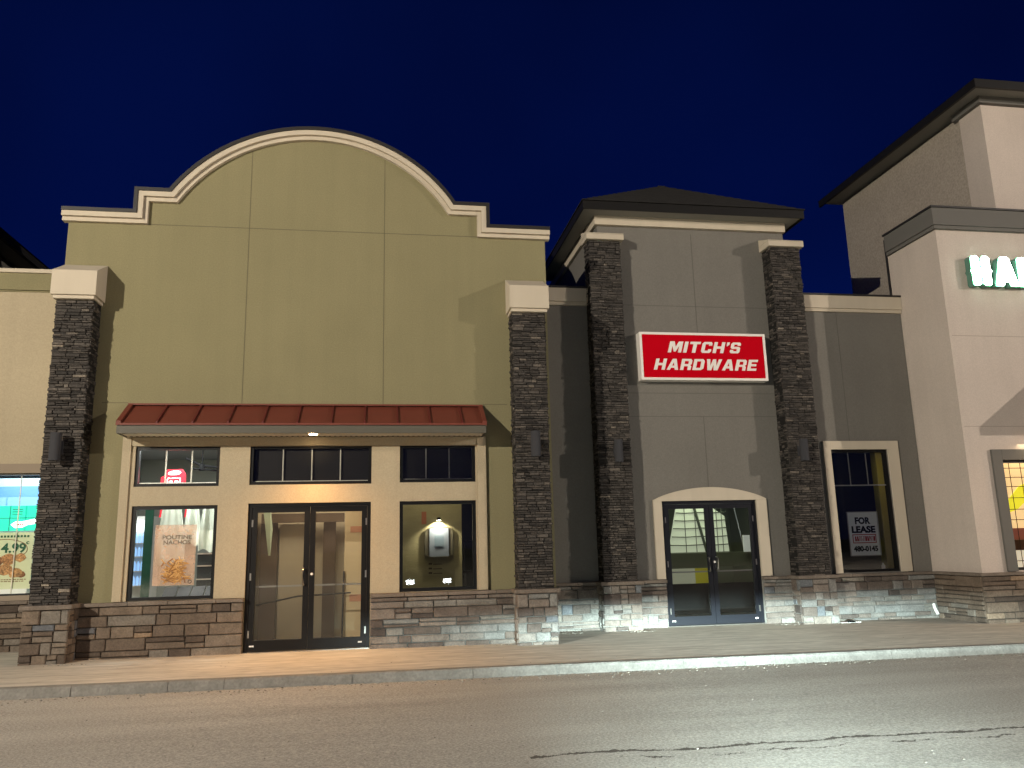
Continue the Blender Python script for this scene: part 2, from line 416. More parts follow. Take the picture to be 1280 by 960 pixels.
def drystack(m, x0, x1, yf, yb, z0, z1):
    """pillar wrapped in thin ledgestone on three faces"""
    z = z0
    while z < z1-.005:
        h = rnd(.028,.062)
        if z1-z-h < .025: h = z1-z
        for face in range(3):
            if face == 0: P, a, b = Pfront(yf), x0-rnd(-.005,.03), x1+rnd(-.005,.03)
            elif face == 1: P, a, b = Pright(x1), yf+.0, yb
            else: P, a, b = Pleft(x0), yf+.0, yb
            u = a
            while u < b-.01:
                wd = rnd(.07,.22)*(1 if face == 0 else .8)
                if b-u-wd < .06: wd = b-u
                if h > .052 and random.random() < .5:
                    c = z+h*rnd(.4,.6)
                    stone(m, P, u+.003, u+wd-.003, z+.002, c-.002, rnd(.004,.038), .006, .006, (.38,.19))
                    stone(m, P, u+.003, u+wd-.003, c+.002, z+h-.002, rnd(.004,.038), .006, .006, (.38,.19))
                else: stone(m, P, u+.003, u+wd-.003, z+.002, z+h-.003, rnd(.004,.040), .006, .007, (.38,.19))
                u += wd
        z += h

def pillar(parent, x0, x1, yw, z_top, cap, base_top=.76):
    """stone pillar on a building front; yw = plane of the wall behind it"""
    yf = yw-.33
    m = MB(); m.mi = 1; m.box(x0+.012, x1-.012, yf+.01, yw, .8, z_top); m.mi = 0
    drystack(m, x0+.03, x1-.03, yf, yw, .80, z_top-.01)
    col = m.build('stone_pillar', [M_dry, M_void], parent)
    m = MB(); m.mi = 1; m.box(x0-.02, x1+.02, yf-.045, yw, -.25, base_top); m.mi = 0
    ashlar(m, Pfront(yf-.045), x0-.03, x1+.03, gz(x0)-.06, base_top, ws=(.14,.36), hs=(.09,.2))
    ashlar(m, Pright(x1+.02), yf-.045, yw, gz(x0)-.06, base_top, ws=(.1,.24), hs=(.09,.2), w=(.01,.03))
    ashlar(m, Pleft(x0-.02), yf-.045, yw, gz(x0)-.06, base_top, ws=(.1,.24), hs=(.09,.2), w=(.01,.03))
    m.build('pillar_base', [M_base, M_mortar] if x0 < 0 else [M_base2, M_mortar2], col)
    m = MB(); m.box(x0-.075, x1+.075, yf-.13, yw, base_top+.004, base_top+.068)
    m.build('base_ledge', M_ledge, col, bevel=.012)
    m = MB(); cap(m, x0, x1, yf, yw, z_top); m.build('pillar_cap', M_trim, col, bevel=.008)
    return col
def cap_big(m, x0, x1, yf, yw, zt):
    a, b, f = x0-.045, x1+.045, yf-.13
    z0, z1, z2 = zt+.055, zt+.46, zt+.70
    m.box(a+.03, b-.03, f+.035, yw, zt, z0-.0)
    m.poly([(a,f,z0+.002),(b,f,z0+.002),(b,yw,z0+.002),(a,yw,z0+.002),(a,f,z1),(b,f,z1),(b,yw,z2),(a,yw,z2)],
           [(0,3,2,1),(4,5,6,7),(0,1,5,4),(1,2,6,5),(2,3,7,6),(3,0,4,7)])
def cap_small(m, x0, x1, yf, yw, zt):
    m.box(x0-.05, x1+.05, yf-.10, yw, zt, zt+.11)
    m.poly([(x0-.05,yf-.10,zt+.112),(x1+.05,yf-.10,zt+.112),(x1+.05,yw,zt+.112),(x0-.05,yw,zt+.112),(x0-.05,yf-.10,zt+.13),(x1+.05,yf-.10,zt+.13),(x1+.05,yw,zt+.27),(x0-.05,yw,zt+.27)],
           [(0,3,2,1),(4,5,6,7),(0,1,5,4),(1,2,6,5),(2,3,7,6),(3,0,4,7)])

def stone_base(parent, x0, x1, yw, left_side=None, top=.76, ledge=True, tones=(.5,.26), pale=False):
    m = MB(); m.mi = 1; m.box(x0, x1, yw-.035, yw, -.25, top); m.mi = 0
    ashlar(m, Pfront(yw-.035), x0, x1, gz((x0+x1)/2)-.05, top, tones=tones)
    b = m.build('stone_base', [M_base2, M_mortar2] if pale else [M_base, M_mortar], parent)
    if ledge:
        m = MB(); x = x0
        while x < x1-.01:
            w = min(rnd(.5,.8), x1-x);  w = x1-x if x1-x-w < .2 else w
            m.box(x+.002, x+w-.002, yw-.125+rnd(-.004,.004), yw, top+.003, top+.058+rnd(-.003,.003)); x += w
        m.build('stone_ledge', M_ledge, b, bevel=.008)
    return b

def window(parent, x0, x1, z0, z1, yf, fr=.055, nv=0, nh=None, m_frame=None, glassm=None, depth=.09, stub_top=None):
    """black frame with one sheet of glass and slim white bars"""
    m = MB()
    m.box(x0, x0+fr, yf, yf+depth, z0, z1); m.box(x1-fr, x1, yf, yf+depth, z0, z1)
    m.box(x0+fr, x1-fr, yf, yf+depth, z0, z0+fr); m.box(x0+fr, x1-fr, yf, yf+depth, z1-fr, z1)
    w = m.build('window', m_frame or M_black, parent)
    pane('glass_pane', w, x0+fr, x1-fr, yf+.045, z0+fr, z1-fr, glassm)
    if nv or nh:
        m = MB(); zb = nh if nh else z0+fr
        for i in range(nv):
            xx = x0+fr+(x1-x0-2*fr)*(i+1)/(nv+1); m.box(xx-.009, xx+.009, yf+.053, yf+.066, zb, z1-fr)
        if nh: m.box(x0+fr, x1-fr, yf+.052, yf+.068, nh-.012, nh+.012)
        elif nv: m.box(x0+fr+.01, x1-fr-.01, yf+.054, yf+.066, z0+fr+.004, z0+fr+.018)
        split_build(m, 'glazing_bar', M_muntin, w)
    return w

def door_pair(parent, x0, x1, z0, z1, yf, matf, pulls, lower=.16):
    fr = .055
    m = MB(); m.box(x0, x0+fr, yf, yf+.12, z0, z1); m.box(x1-fr, x1, yf, yf+.12, z0, z1); m.box(x0+fr, x1-fr, yf, yf+.12, z1-fr, z1)
    m.build('door_frame', matf, parent)
    bx('threshold', M_steel, parent, x0, x1, yf-.03, yf+.12, z0-.02, z0+.012)
    xm = (x0+x1)/2
    for k, (a, b) in enumerate(((x0+fr+.003, xm-.003), (xm+.003, x1-fr-.003))):
        st = .085; m = MB(); y0, y1 = yf+.012, yf+.058; zb, zt = z0+.02, z1-fr-.004
        m.box(a, a+st, y0, y1, zb, zt); m.box(b-st, b, y0, y1, zb, zt)
        m.box(a+st, b-st, y0, y1, zb, zb+lower); m.box(a+st, b-st, y0, y1, zt-.085, zt)
        leaf = m.build('door_leaf', matf, parent)
        pane('glass_pane', leaf, a+st, b-st, yf+.035, zb+lower, zt-.085, M_glassdoor if x0 < 0 else M_glass)
        m = MB(); e = a+.012 if k == 0 else b-.012
        for zz in (z0+.28, z0+1.15, z0+1.98): m.box(e-.012, e+.012, yf+.0, yf+.012, zz-.055, zz+.055)
        split_build(m, 'hinge', M_steel, leaf)
        bx('push_bar', M_steel, leaf, a+st*.6, b-st*.6, y1+.03, y1+.055, z0+.98, z0+1.005)
        s = 1 if k else -1
        if pulls[k]:
            hx = xm + s*(.075 if pulls[k] == 1 else .09); zc = z0+1.13
            pts = [(hx, y0, zc-.125), (hx, y0-.05, zc-.125), (hx+s*.01, y0-.07, zc-.10), (hx+s*.012, y0-.07, zc+.10), (hx, y0-.05, zc+.125), (hx, y0, zc+.125)]
            MB().tube(pts, .015).build('pull_handle', M_steel, leaf, smooth=True)
        if k == 1: MB().cyl((xm+.045, y0-.012, z0+1.17), .02, .012, 'y').build('key_cylinder', M_white, leaf)
        bx('corner_sticker', M_white, leaf, (a+.03 if k == 0 else b-.12), (a+.10 if k == 0 else b-.06), y0-.002, y0, z0+.09, z0+.112)

def joints(parent, segs, y, mj):
    m = MB()
    for x0, z0, x1, z1 in segs:
        if x0 == x1: m.box(x0-.006, x0+.006, y-.0025, y+.01, z0, z1)
        else: m.box(x0, x1, y-.0025, y+.01, z0-.006, z0+.006)
    return m.build('wall_joint', mj, parent)

def room(parent, x0, x1, y0, y1, z0, z1, mw, mf=None, mc=None):
    m = MB()
    m.face([(x0,y1,z0),(x1,y1,z0),(x1,y1,z1),(x0,y1,z1)])
    m.face([(x0,y0,z0),(x0,y1,z0),(x0,y1,z1),(x0,y0,z1)]); m.face([(x1,y1,z0),(x1,y0,z0),(x1,y0,z1),(x1,y1,z1)])
    w = m.build('inner_wall', mw, parent)
    m = MB(); m.face([(x0,y0,z0),(x1,y0,z0),(x1,y1,z0),(x0,y1,z0)]); m.build('inner_floor', mf or M_infloor, parent)
    m = MB(); m.face([(x0,y0,z1),(x0,y1,z1),(x1,y1,z1),(x1,y0,z1)]); m.build('inner_ceiling', mc or M_inceil, parent)
M_infloor = mat('dark_tile_floor', (.12,.11,.10), rough=.4, var=.1)
M_inceil = mat('grey_ceiling', (.30,.30,.29), rough=.9)
M_inwall = mat('grey_green_inner_wall', (.30,.31,.27), rough=.9)
M_intan = mat('tan_inner_wall', (.40,.345,.25), rough=.9, var=.08)
M_indark = mat('dark_inner_wall', (.03,.033,.034), rough=.9)

def area(name, loc, size, power, col, rot=(0,0,0), sy=None):
    l = bpy.data.lights.new(name, 'AREA'); l.energy = power; l.color = col; l.size = size
    if sy: l.shape = 'RECTANGLE'; l.size_y = sy
    o = bpy.data.objects.new(name, l); COL.objects.link(o); o.location = loc; o.rotation_euler = rot; return o
def point(name, loc, power, col, r=.05):
    l = bpy.data.lights.new(name, 'POINT'); l.energy = power; l.color = col; l.shadow_soft_size = r
    o = bpy.data.objects.new(name, l); COL.objects.link(o); o.location = loc; return o

# ================================================================== OLIVE SHOP (arched parapet)
B = thing('olive_shop', 'olive stucco shop with arched parapet, red awning and two stone pillars', 'shop building', (-1.1, 0, 0))
cx, cz, R_ = -1.144, 5.94, 2.846
dx = sqrt(R_**2-(7.50-cz)**2)
outer = [(-5.21,7.10),(-4.045,7.10),(-4.045,7.50),(cx-dx,7.50)]
a0 = atan2(7.50-cz, -dx); a1 = atan2(7.50-cz, dx)
NA = 48
outer += [(cx+R_*cos(a0+(a1-a0)*i/NA), cz+R_*sin(a0+(a1-a0)*i/NA)) for i in range(1, NA)]
outer += [(cx+dx,7.495),(1.82,7.495),(1.82,7.09),(2.975,7.09)]
wx0, wx1 = -5.13, 2.90
dn = [-2.085, -.155, -.3, 2.28]
wins_low = [(-3.83,-2.55,.82,2.265), (.31,1.572,.83,2.28)]
wins_top = [(-3.83,-2.55,2.565,3.20), (-2.085,-.152,2.575,3.213), (.31,1.572,2.588,3.217)]
holes = [tuple(dn)] + wins_low + wins_top
m = MB(); holed(m, wx0, wx1, -.25, 6.9, holes, 0, .22)
# the shaped top of the wall
top = offset(outer, .05); top = [(wx0, 6.9), (wx0, top[0][1])] + top[1:-1] + [(wx1, top[-1][1]), (wx1, 6.9)]
m.prism(top, 0, .22)
m.box(wx0, wx0+.2, .22, 9, -.25, 6.6); m.box(wx1-.2, wx1, .22, 9, -.25, 6.6); m.box(wx0+.2, wx1-.2, 8.8, 9, -.25, 6.6)
m.build('wall', M_olive, B)
bx('flat_roof', M_flash, B, wx0+.2, wx1-.2, .22, 8.8, 6.2, 6.3)
m = MB(); band(m, offset(outer, 0), offset(outer, .085), -.125, .05); band(m, offset(outer, .088), offset(outer, .155), -.07, .05)
cor = m.build('cornice', M_trim, B)
m = MB(); band(m, offset(outer, -.062), offset(outer, -.002), -.145, .26); m.build('cap_flashing', M_flash, B)
joints(B, [(-2.255,3.9,-2.255,8.42),(.027,3.9,.027,8.38),(-4.4,3.91,-4.0,3.91),(1.72,3.91,2.14,3.91),(wx0+.02,6.955,wx1-.02,6.955),(-2.255,3.88,.03,3.88)], 0, M_joint)
# cream shopfront surround
m = MB(); holed(m, -3.89, 1.60, .825, 3.20+.003, [(h[0],h[1],h[2] if h[2] < .5 else max(h[2],.826),min(h[3],3.2)) for h in [(-2.085,-.155,.3,2.28)]+wins_low] + [(h[0],h[1],h[2],3.2) for h in wins_top], -.03, -.002)
m.build('shopfront_surround', M_cream, B)
m = MB(); m.box(-4.022,-3.892,-.065,-.002,.825,3.348); m.box(1.602,1.75,-.065,-.002,.825,3.348); m.box(-3.89,1.60,-.05,-.002,3.205,3.348)
m.build('surround_trim', M_cream, B, bevel=.004)
for h in wins_low: window(B, *h, 0.0)
for h, n in zip(wins_top, (2,3,2)): window(B, *h, 0.0, nv=n, fr=.05)
for h in wins_top[1:]: bx('transom_backing', M_transomback, B, h[0]+.01, h[1]-.01, .10, .12, h[2]+.01, h[3]-.01)  # dark panel added behind these transoms so the lit rooms don't brighten them
door_pair(B, -2.083, -.157, gz(-1)+.0, 2.278, .005, M_black, (1, 0))
stone_base(B, -4.48, -2.09, 0, tones=(.38,.19)); stone_base(B, -.15, 2.19, 0, tones=(.5,.26), pale=True)
pillar(B, -5.09, -4.51, 0, 5.50, cap_big); pillar(B, 2.20, 2.80, 0, 5.46, cap_big)
# awning
ax0, ax1 = -3.985, 1.705
m = MB(); m.poly([(ax0,-.585,3.475),(ax1,-.585,3.475),(ax1,-.02,3.845),(ax0,-.02,3.845),(ax0,-.585,3.49),(ax1,-.585,3.49),(ax1,-.0,3.865),(ax0,-.0,3.865)],
   [(0,3,2,1),(4,5,6,7),(0,1,5,4),(1,2,6,5),(2,3,7,6),(3,0,4,7)])
m.poly([(ax0,-.56,3.47),(ax0,0,3.47),(ax0,0,3.84)],[(0,1,2)]); m.poly([(ax1,-.56,3.47),(ax1,0,3.47),(ax1,0,3.84)],[(0,2,1)])
aw = m.build('awning_roof', M_red, B)
m = MB()
sl = (3.865-3.49)/.585
for x in [-3.40+.523*k for k in range(10)]:
    m.poly([(x-.013,-.585,3.49),(x+.013,-.585,3.49),(x+.013,-.03,3.846),(x-.013,-.03,3.846),(x-.013,-.585,3.525),(x+.013,-.585,3.525),(x+.013,-.03,3.881),(x-.013,-.03,3.881)],
       [(0,3,2,1),(4,5,6,7),(0,1,5,4),(1,2,6,5),(2,3,7,6),(3,0,4,7)])
split_build(m, 'awning_seam', M_redd, aw)
m = MB(); m.box(ax0, ax1, -.06, -.001, 3.868, 3.895)
for x in (ax0, ax1-.07):
    m.poly([(x,-.59,3.492),(x+.07,-.59,3.492),(x+.07,-.06,3.83),(x,-.06,3.83),(x,-.59,3.53),(x+.07,-.59,3.53),(x+.07,-.06,3.875),(x,-.06,3.875)],
       [(0,3,2,1),(4,5,6,7),(0,1,5,4),(1,2,6,5),(2,3,7,6),(3,0,4,7)])
m.box(ax0, ax1, -.60, -.586, 3.462, 3.492)
m.build('awning_edge_trim', M_red, aw)
m = MB(); m.box(ax0+.01, ax1-.01, -.575, -.545, 3.335, 3.462); m.box(ax0+.01, ax0+.03, -.545, -.07, 3.335, 3.468); m.box(ax1-.03, ax1-.01, -.545, -.07, 3.335, 3.468)
m.build('awning_fascia', M_fascia, aw, bevel=.004)
m = MB(); m.box(ax0+.032, ax1-.032, -.543, -.068, 3.352, 3.362)
m.mi = 1; x = ax0+.08
while x < ax1-.08: m.box(x, x+.035, -.12, -.09, 3.3485, 3.353); x += .085
m.build('awning_soffit', [M_soffit, M_void], aw)

# soffit light over the double door (lit)
M_lit = mat('lit_warm_lens', (1,.8,.5), emit=60, ecol=(1,.72,.38))
S = thing('soffit_light', 'small lit round downlight under the red awning above the double door', 'light fitting', (-1.07,-.30,3.35))
MB().cyl((-1.07,-.43,3.338), .085, .013, 'z', 24).build('lamp_ring', M_white, S)
MB().cyl((-1.07,-.43,3.330), .06, .006, 'z', 24).build('lamp_lens', M_lit, S)
l = bpy.data.lights.new('soffit_lamp', 'SPOT'); l.energy = 470; l.color = (1,.51,.18); l.spot_size = radians(160); l.spot_blend = 1; l.shadow_soft_size = .05
o = bpy.data.objects.new('soffit_lamp', l); COL.objects.link(o); o.location = (-1.07,-.45,3.315); o.rotation_euler = (radians(-32),0,0)

# ================================================================== GREY TOWER SHOP
T = thing('grey_tower_shop', 'dark grey stucco shop with hip roofed tower between two stone pillars', 'shop building', (6.35, 1.5, 0))
Yt = 1.5
tx0, tx1 = 4.33, 8.41
tdoor = (5.345, 7.285, -.3, 2.285)
m = MB(); holed(m, tx0, tx1, -.25, 8.10, [tdoor], Yt, Yt+.2)
m.box(tx0, tx0+.2, Yt+.2, 6.5, 6.0, 8.10); m.box(tx1-.2, tx1, Yt+.2, 6.5, 6.0, 8.10); m.box(tx0+.2, tx1-.2, 6.3, 6.5, 6.0, 8.1)
m.build('tower_wall', M_grey, T)
rw = (8.99, 10.262, .838, 3.272)
m = MB(); holed(m, 2.92, tx0-.002, -.25, 6.18, [], Yt, Yt+.2)
m.build('low_wall', M_grey, T)
m = MB(); holed(m, tx1+.002, 10.955, -.25, 6.18, [rw], Yt, Yt+.2)
m.build('low_wall', M_grey, T)
bx('flat_roof', M_flash, T, 2.92, 10.955, Yt+.2, 9, 5.85, 5.95)
for a, b in ((2.93, 4.03), (8.62, 10.955)):
    m = MB(); m.box(a, b, Yt-.075, Yt+.25, 6.255, 6.53); m.box(a, b, Yt-.045, Yt+.25, 6.185, 6.253); m.build('parapet_band', M_trim, T)
for a, b in ((2.93, 4.1), (8.5, 10.955)): bx('parapet_flashing', M_flash, T, a, b, Yt-.09, Yt+.27, 6.533, 6.57)
bx('parapet_end', M_trim, T, 4.035, 4.1, Yt-.12, Yt+.25, 6.19, 6.53)
joints(T, [(6.34,2.5,6.34,3.95),(6.34,5.62,6.34,7.8),(4.75,3.95,7.9,3.95),(4.75,4.42,7.9,4.42),(4.75,6.23,7.9,6.23)], Yt, M_jgrey)
joints(T, [(9.45,3.45,9.45,6.18)], Yt, M_jgrey)
# tower eave, band and roof
m = MB(); m.box(tx0-.07, tx1+.02, Yt-.09, Yt-.002, 7.905, 8.098)
m.box(tx0-.07, tx0-.002, Yt, 6.3, 7.905, 8.098); m.build('cornice_band', M_trim, T)
ex0, ex1, ey0, ey1, ez = 3.95, 8.66, 1.06, 5.6, 8.10
m = MB(); m.box(ex0+.02, ex1-.02, ey0+.02, ey1, ez+.0, ez+.012); m.build('eave_soffit', M_eave, T)
m = MB(); m.box(ex0, ex1, ey0-.02, ey0, ez-.035, ez+.145); m.box(ex0-.02, ex0, ey0-.02, ey1, ez-.035, ez+.145); m.box(ex1, ex1+.02, ey0-.02, ey1, ez-.035, ez+.145)
m.build('eave_fascia', M_blackf, T)
m = MB(); px_, py_, pz_ = 6.48, 3.35, 9.76
r_ = [(ex0-.04,ey0-.05,ez+.148),(ex1+.04,ey0-.05,ez+.148),(ex1+.04,ey1+.04,ez+.148),(ex0-.04,ey1+.04,ez+.148)]
NR = 17; pk = (px_,py_,pz_)
for k in range(NR):       # shingle courses stepping up the hips
    for i in range(4):
        a, b = Vector(r_[i]), Vector(r_[(i+1)%4]); p = Vector(pk)
        t0, t1 = k/NR, (k+1)/NR
        up = Vector((0,0,.014))
        a0_, b0_ = a.lerp(p,t0)+up, b.lerp(p,t0)+up; a1_, b1_ = a.lerp(p,t1), b.lerp(p,t1)
        m.face([a0_,b0_,b1_,a1_]); m.face([a.lerp(p,t0)-up*.3,b.lerp(p,t0)-up*.3,b0_,a0_])
m.box(px_-.09, px_+.09, py_-.05, py_+.05, pz_-.08, pz_-.01)
m.build('roof', M_shingle, T)
# door surround with shallow arch
m = MB()
yo, yi = Yt-.05, Yt-.002
m.box(5.175, 5.343, yo, yi, .83, 2.288); m.box(7.287, 7.50, yo, yi, .83, 2.288)
arc = [(5.175,2.29)] + [(5.175+(7.50-5.175)*i/20, 2.312+.235*(1-(2*i/20-1)**2)**.9) for i in range(0,21)] + [(7.50,2.29)]
m.prism(arc, yo, yi)
m.build('door_surround', M_trim, T)
door_pair(T, 5.347, 7.283, gz(6)+.0, 2.283, Yt+.005, M_navyblack, (1, 1))
m = MB()
m.box(8.835, 8.988, yo, yi, .83, 3.445); m.box(10.264, 10.493, yo, yi, .83, 3.445); m.box(8.99, 10.262, yo, yi, 3.274, 3.445)
m.build('window_surround', M_trim, T)
window(T, *rw, Yt+.03, nv=2, nh=2.555, fr=.05, depth=.1)
for a, b in ((2.92,4.08),(4.74,5.34),(7.29,7.88),(8.60,10.93)): stone_base(T, a, b, Yt, tones=(.55,.25), pale=True)
pillar(T, 4.03, 4.70, Yt, 7.45, cap_small); pillar(T, 7.89, 8.57, Yt, 7.45, cap_small)
# small downspout elbow and a scrap at the foot of the wall
D_ = MB().tube([(10.80,1.38,.20),(10.80,1.36,.13),(10.805,1.33,.06),(10.81,1.29,.0)], .03, 10)
root('drain_elbow', 'short pale drain elbow at the foot of the stone corner beside the grey wall', 'drain pipe', D_, M_white, (10.8,1.35,-.07))
m = MB(); m.box(8.60, 9.02, 1.07, 1.2, gz(8.8)+.002, gz(8.8)+.012); 
S = thing('door_stop_scrap', 'white strip with black scrap lying on sidewalk below the lease window', 'debris', (8.8,1.15,gz(8.8)))
m.build('white_strip', M_white, S)
MB().cyl((8.83,1.10,gz(8.8)+.012), .09, .03, 'z', 12, .05).build('black_scrap', M_black, S)

# ================================================================== BEIGE CORNER BUILDING
G = thing('beige_corner_building', 'tall beige building at the corner with grey cornice and lit lettering', 'building', (13.5, .15, 0))
gx, gy = 10.97, .15
gw = (11.70, 14.2, .845, 2.90)
m = MB(); holed(m, gx, 18, -.25, 7.62, [gw, (15.0,17.0,-.25,2.4)], gy, gy+.2)
m.box(gx, gx+.2, gy+.2, 1.70, -.25, 7.62)
m.build('lower_wall', M_beige, G)
m = MB(); m.box(gx-.10, 18.1, gy-.10, gy-.002, 7.62, 7.98); m.box(gx-.10, gx-.002, gy-.0, 1.62, 7.62, 7.98)
m.box(gx-.07, 18.1, gy-.07, gy-.002, 7.55, 7.617); m.box(gx-.07, gx-.002, gy-.0, 1.64, 7.55, 7.617)
m.build('cornice', M_greytrim, G)
m = MB(); m.box(gx-.13, 18.1, gy-.13, gy+.25, 7.983, 8.02); m.box(gx-.13, gx+.25, gy+.25, 1.64, 7.983, 8.02)
m.box(gx-.02, gx+.02, 1.702, 1.76, 5.9, 7.95)
m.build('cap_flashing', M_flash, G)
bx('lower_roof', M_flash, G, gx+.2, 18, gy+.2, 1.7, 7.3, 7.4)
ux, uy = 12.70, .44
m = MB(); m.box(ux, 18, uy, uy+.65, 7.2, 10.70)
m.build('upper_pilaster_wall', M_beige, G)
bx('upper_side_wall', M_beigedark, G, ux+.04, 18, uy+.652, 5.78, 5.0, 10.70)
m = MB(); m.box(ux-.10, 18.1, uy-.10, uy-.002, 10.60, 10.755); m.box(ux-.10, ux-.002, uy, uy+.75, 10.60, 10.755)
m.build('upper_frieze', M_greytrim, G)
m = MB(); m.box(12.2, 18.5, -.06, 5.98, 10.76, 10.775); m.build('upper_soffit', M_eave, G)
m = MB(); m.box(12.14, 18.5, -.12, -.062, 10.655, 10.84); m.box(12.14, 12.198, -.06, 6.0, 10.655, 10.84)
m.poly([(12.14,-.12,10.844),(18.5,-.12,10.844),(18.5,6.05,10.844),(12.14,6.05,10.844),(15.3,3,11.35),(18.5,3,11.35)],[(0,1,5,4),(1,2,5),(2,3,4,5),(3,0,4),(0,3,2,1)])
m.build('upper_roof', M_blackf, G)
m = MB(); m.box(11.49, 11.697, gy-.05, gy-.002, .83, 3.10); m.box(11.70, 14.3, gy-.05, gy-.002, 2.903, 3.10)
m.build('window_surround', M_greytrim, G)
window(G, *gw, gy+.03, fr=.05, depth=.1)
m = MB(); m.mi = 1; m.box(gx-.035, 18, gy-.035, gy-.001, -.25, .76); m.box(gx-.035, gx-.001, gy, 1.5-.07, -.25, .76); m.mi = 0
ashlar(m, Pfront(gy-.035), gx-.06, 14.9, gz(12)-.05, .76); ashlar(m, Pleft(gx-.035), gy-.035, 1.40, gz(11)-.05, .76, tones=(.45,.2))
sb = m.build('stone_base', [M_base, M_mortar], G)
m = MB(); m.box(gx-.125, 15, gy-.125, gy-.002, .764, .818); m.box(gx-.125, gx-.002, gy, 1.38, .764, .818)
m.build('stone_ledge', M_ledge, sb, bevel=.008)
joints(G, [(11.02,5.35,15,5.35),(11.02,3.55,15,3.55)], gy, M_jbeige)
# canopy further along the same wall, outside the picture: it throws the slanting shade and carries a lit lamp
m = MB(); m.poly([(13.05,-1.15,3.9),(17.6,-1.15,3.9),(17.6,.148,3.9),(13.05,.148,3.9),(13.05,-1.15,4.05),(17.6,-1.15,4.05),(17.6,.148,4.75),(13.05,.148,4.75)],
   [(0,3,2,1),(4,5,6,7),(0,1,5,4),(1,2,6,5),(2,3,7,6),(3,0,4,7)])
m.build('entrance_canopy', M_red, G)
S = thing('canopy_light', 'lit round downlight under the canopy at the far right of the beige building', 'light fitting', (13.6,-.55,3.89))
MB().cyl((13.6,-.55,3.875), .09, .02, 'z', 20).build('lamp_ring', M_white, S)
MB().cyl((13.6,-.55,3.868), .065, .006, 'z', 20).build('lamp_lens', M_lit, S)
l = bpy.data.lights.new('canopy_lamp', 'SPOT'); l.energy = 150; l.color = (1,.62,.30); l.spot_size = radians(160); l.spot_blend = .5; l.shadow_soft_size = .05
o = bpy.data.objects.new('canopy_lamp', l); COL.objects.link(o); o.location = (13.6,-.55,3.85)

# lit channel letters (only the start of the word is in view)
M_ledw = mat('lit_white_face', (.9,1,.95), emit=34, ecol=(.86,1,.93))
M_ledg = mat('lit_green_edge', (.2,.9,.5), emit=3.2, ecol=(.15,1,.4))
M_can = mat('letter_can', (.10,.22,.17), rough=.5)
LS = thing('lit_letter_sign', 'glowing white and green letters on the beige wall, starting H A R', 'sign', (11.5,.15,6.34))
def lit_letter(name, polys, x, w, z, h, y=.0):
    big = glyphs(polys, 1)
    def put(sc, y0, y1, off=(0,0)):
        vs, fs = big; cxm = .5*max(v[0] for v in vs); mm = MB()
        mm.poly([(x+off[0]+((v[0]-cxm)*sc+cxm)*w, y0+(y1-y0)*(.5-v[2]), z+off[1]+((v[1]-.5)*sc+.5)*h) for v in vs], fs); return mm
    c = put(1.0, y, y+.145).build('letter', M_can, LS)
    put(1.0, y-.012, y-.001).build('glowing_edge', M_ledg, c)
    put(.965, y-.024, y-.013).build('glowing_face', M_ledw, c)
Hp = [[(.05,.06),(.05,.40),(0,.48),(.05,.56),(.05,.94),(.12,1),(.32,1),(.40,.92),(.40,.62),(.48,.56),(.52,.62),(.52,.92),(.6,1),(.8,1),(.88,.94),(.88,.56),(.95,.48),(.88,.40),(.88,.06),(.82,0),(.62,0),(.52,.06),(.52,.36),(.46,.42),(.40,.36),(.40,.06),(.3,0),(.1,0)]]
Ap = [[(0,.0),(.28,.94),(.36,1),(.62,1),(.7,.94),(1.0,0),(.66,0),(.60,.14),(.40,.14),(.34,0)], [(.44,.40),(.56,.40),(.50,.66)]]
Rp = [[(0,0),(0,.94),(.08,1),(.72,1),(.9,.88),(.92,.56),(.74,.44),(.98,0),(.62,0),(.44,.36),(.34,.36),(.34,0)], [(.34,.56),(.34,.80),(.58,.78),(.58,.58)]]
lit_letter('h', Hp, 11.50, .50, 6.34, .62); lit_letter('a', Ap, 12.02, .52, 6.34, .62); lit_letter('r', Rp, 12.56, .50, 6.34, .62)

# ================================================================== CREAM SHOP on the left
K = thing('cream_shop', 'cream stucco shop at the left edge with a bright food poster window', 'shop building', (-9, 1.5, 0))
kw = (-8.6, -5.70, .90, 2.935)
m = MB(); holed(m, -12, -5.14, -.25, 6.18, [kw], Yt, Yt+.2); m.build('wall', M_cream, K)
m = MB(); m.box(-12,-5.14,Yt-.03,Yt+.22,6.215,6.525); m.box(-12,-5.14,Yt-.015,Yt+.2,6.183,6.205); m.build('parapet_band', M_olive, K)
m = MB(); m.box(-12,-5.14,Yt-.07,Yt+.25,6.53,6.60); m.build('parapet_trim', M_trim, K)
bx('flat_roof', M_flash, K, -12,-5.14,Yt+.2,9,5.9,6.0)
bx('window_header', M_tan, K, -12, -5.14, Yt-.04, Yt-.002, 2.94, 3.10)
bx('window_sill', M_tan, K, -12, -5.14, Yt-.03, Yt-.002, .822, .897)
w = window(K, *kw, Yt+.02, fr=.03, depth=.08)
m = MB(); m.box(-6.118,-6.102,Yt+.075,Yt+.09,.93,2.905); m.box(-7.2,-7.184,Yt+.075,Yt+.09,.93,2.905); split_build(m, 'glazing_bar', M_muntin, w)
stone_base(K, -7.6, -5.16, Yt, tones=(.4,.2))
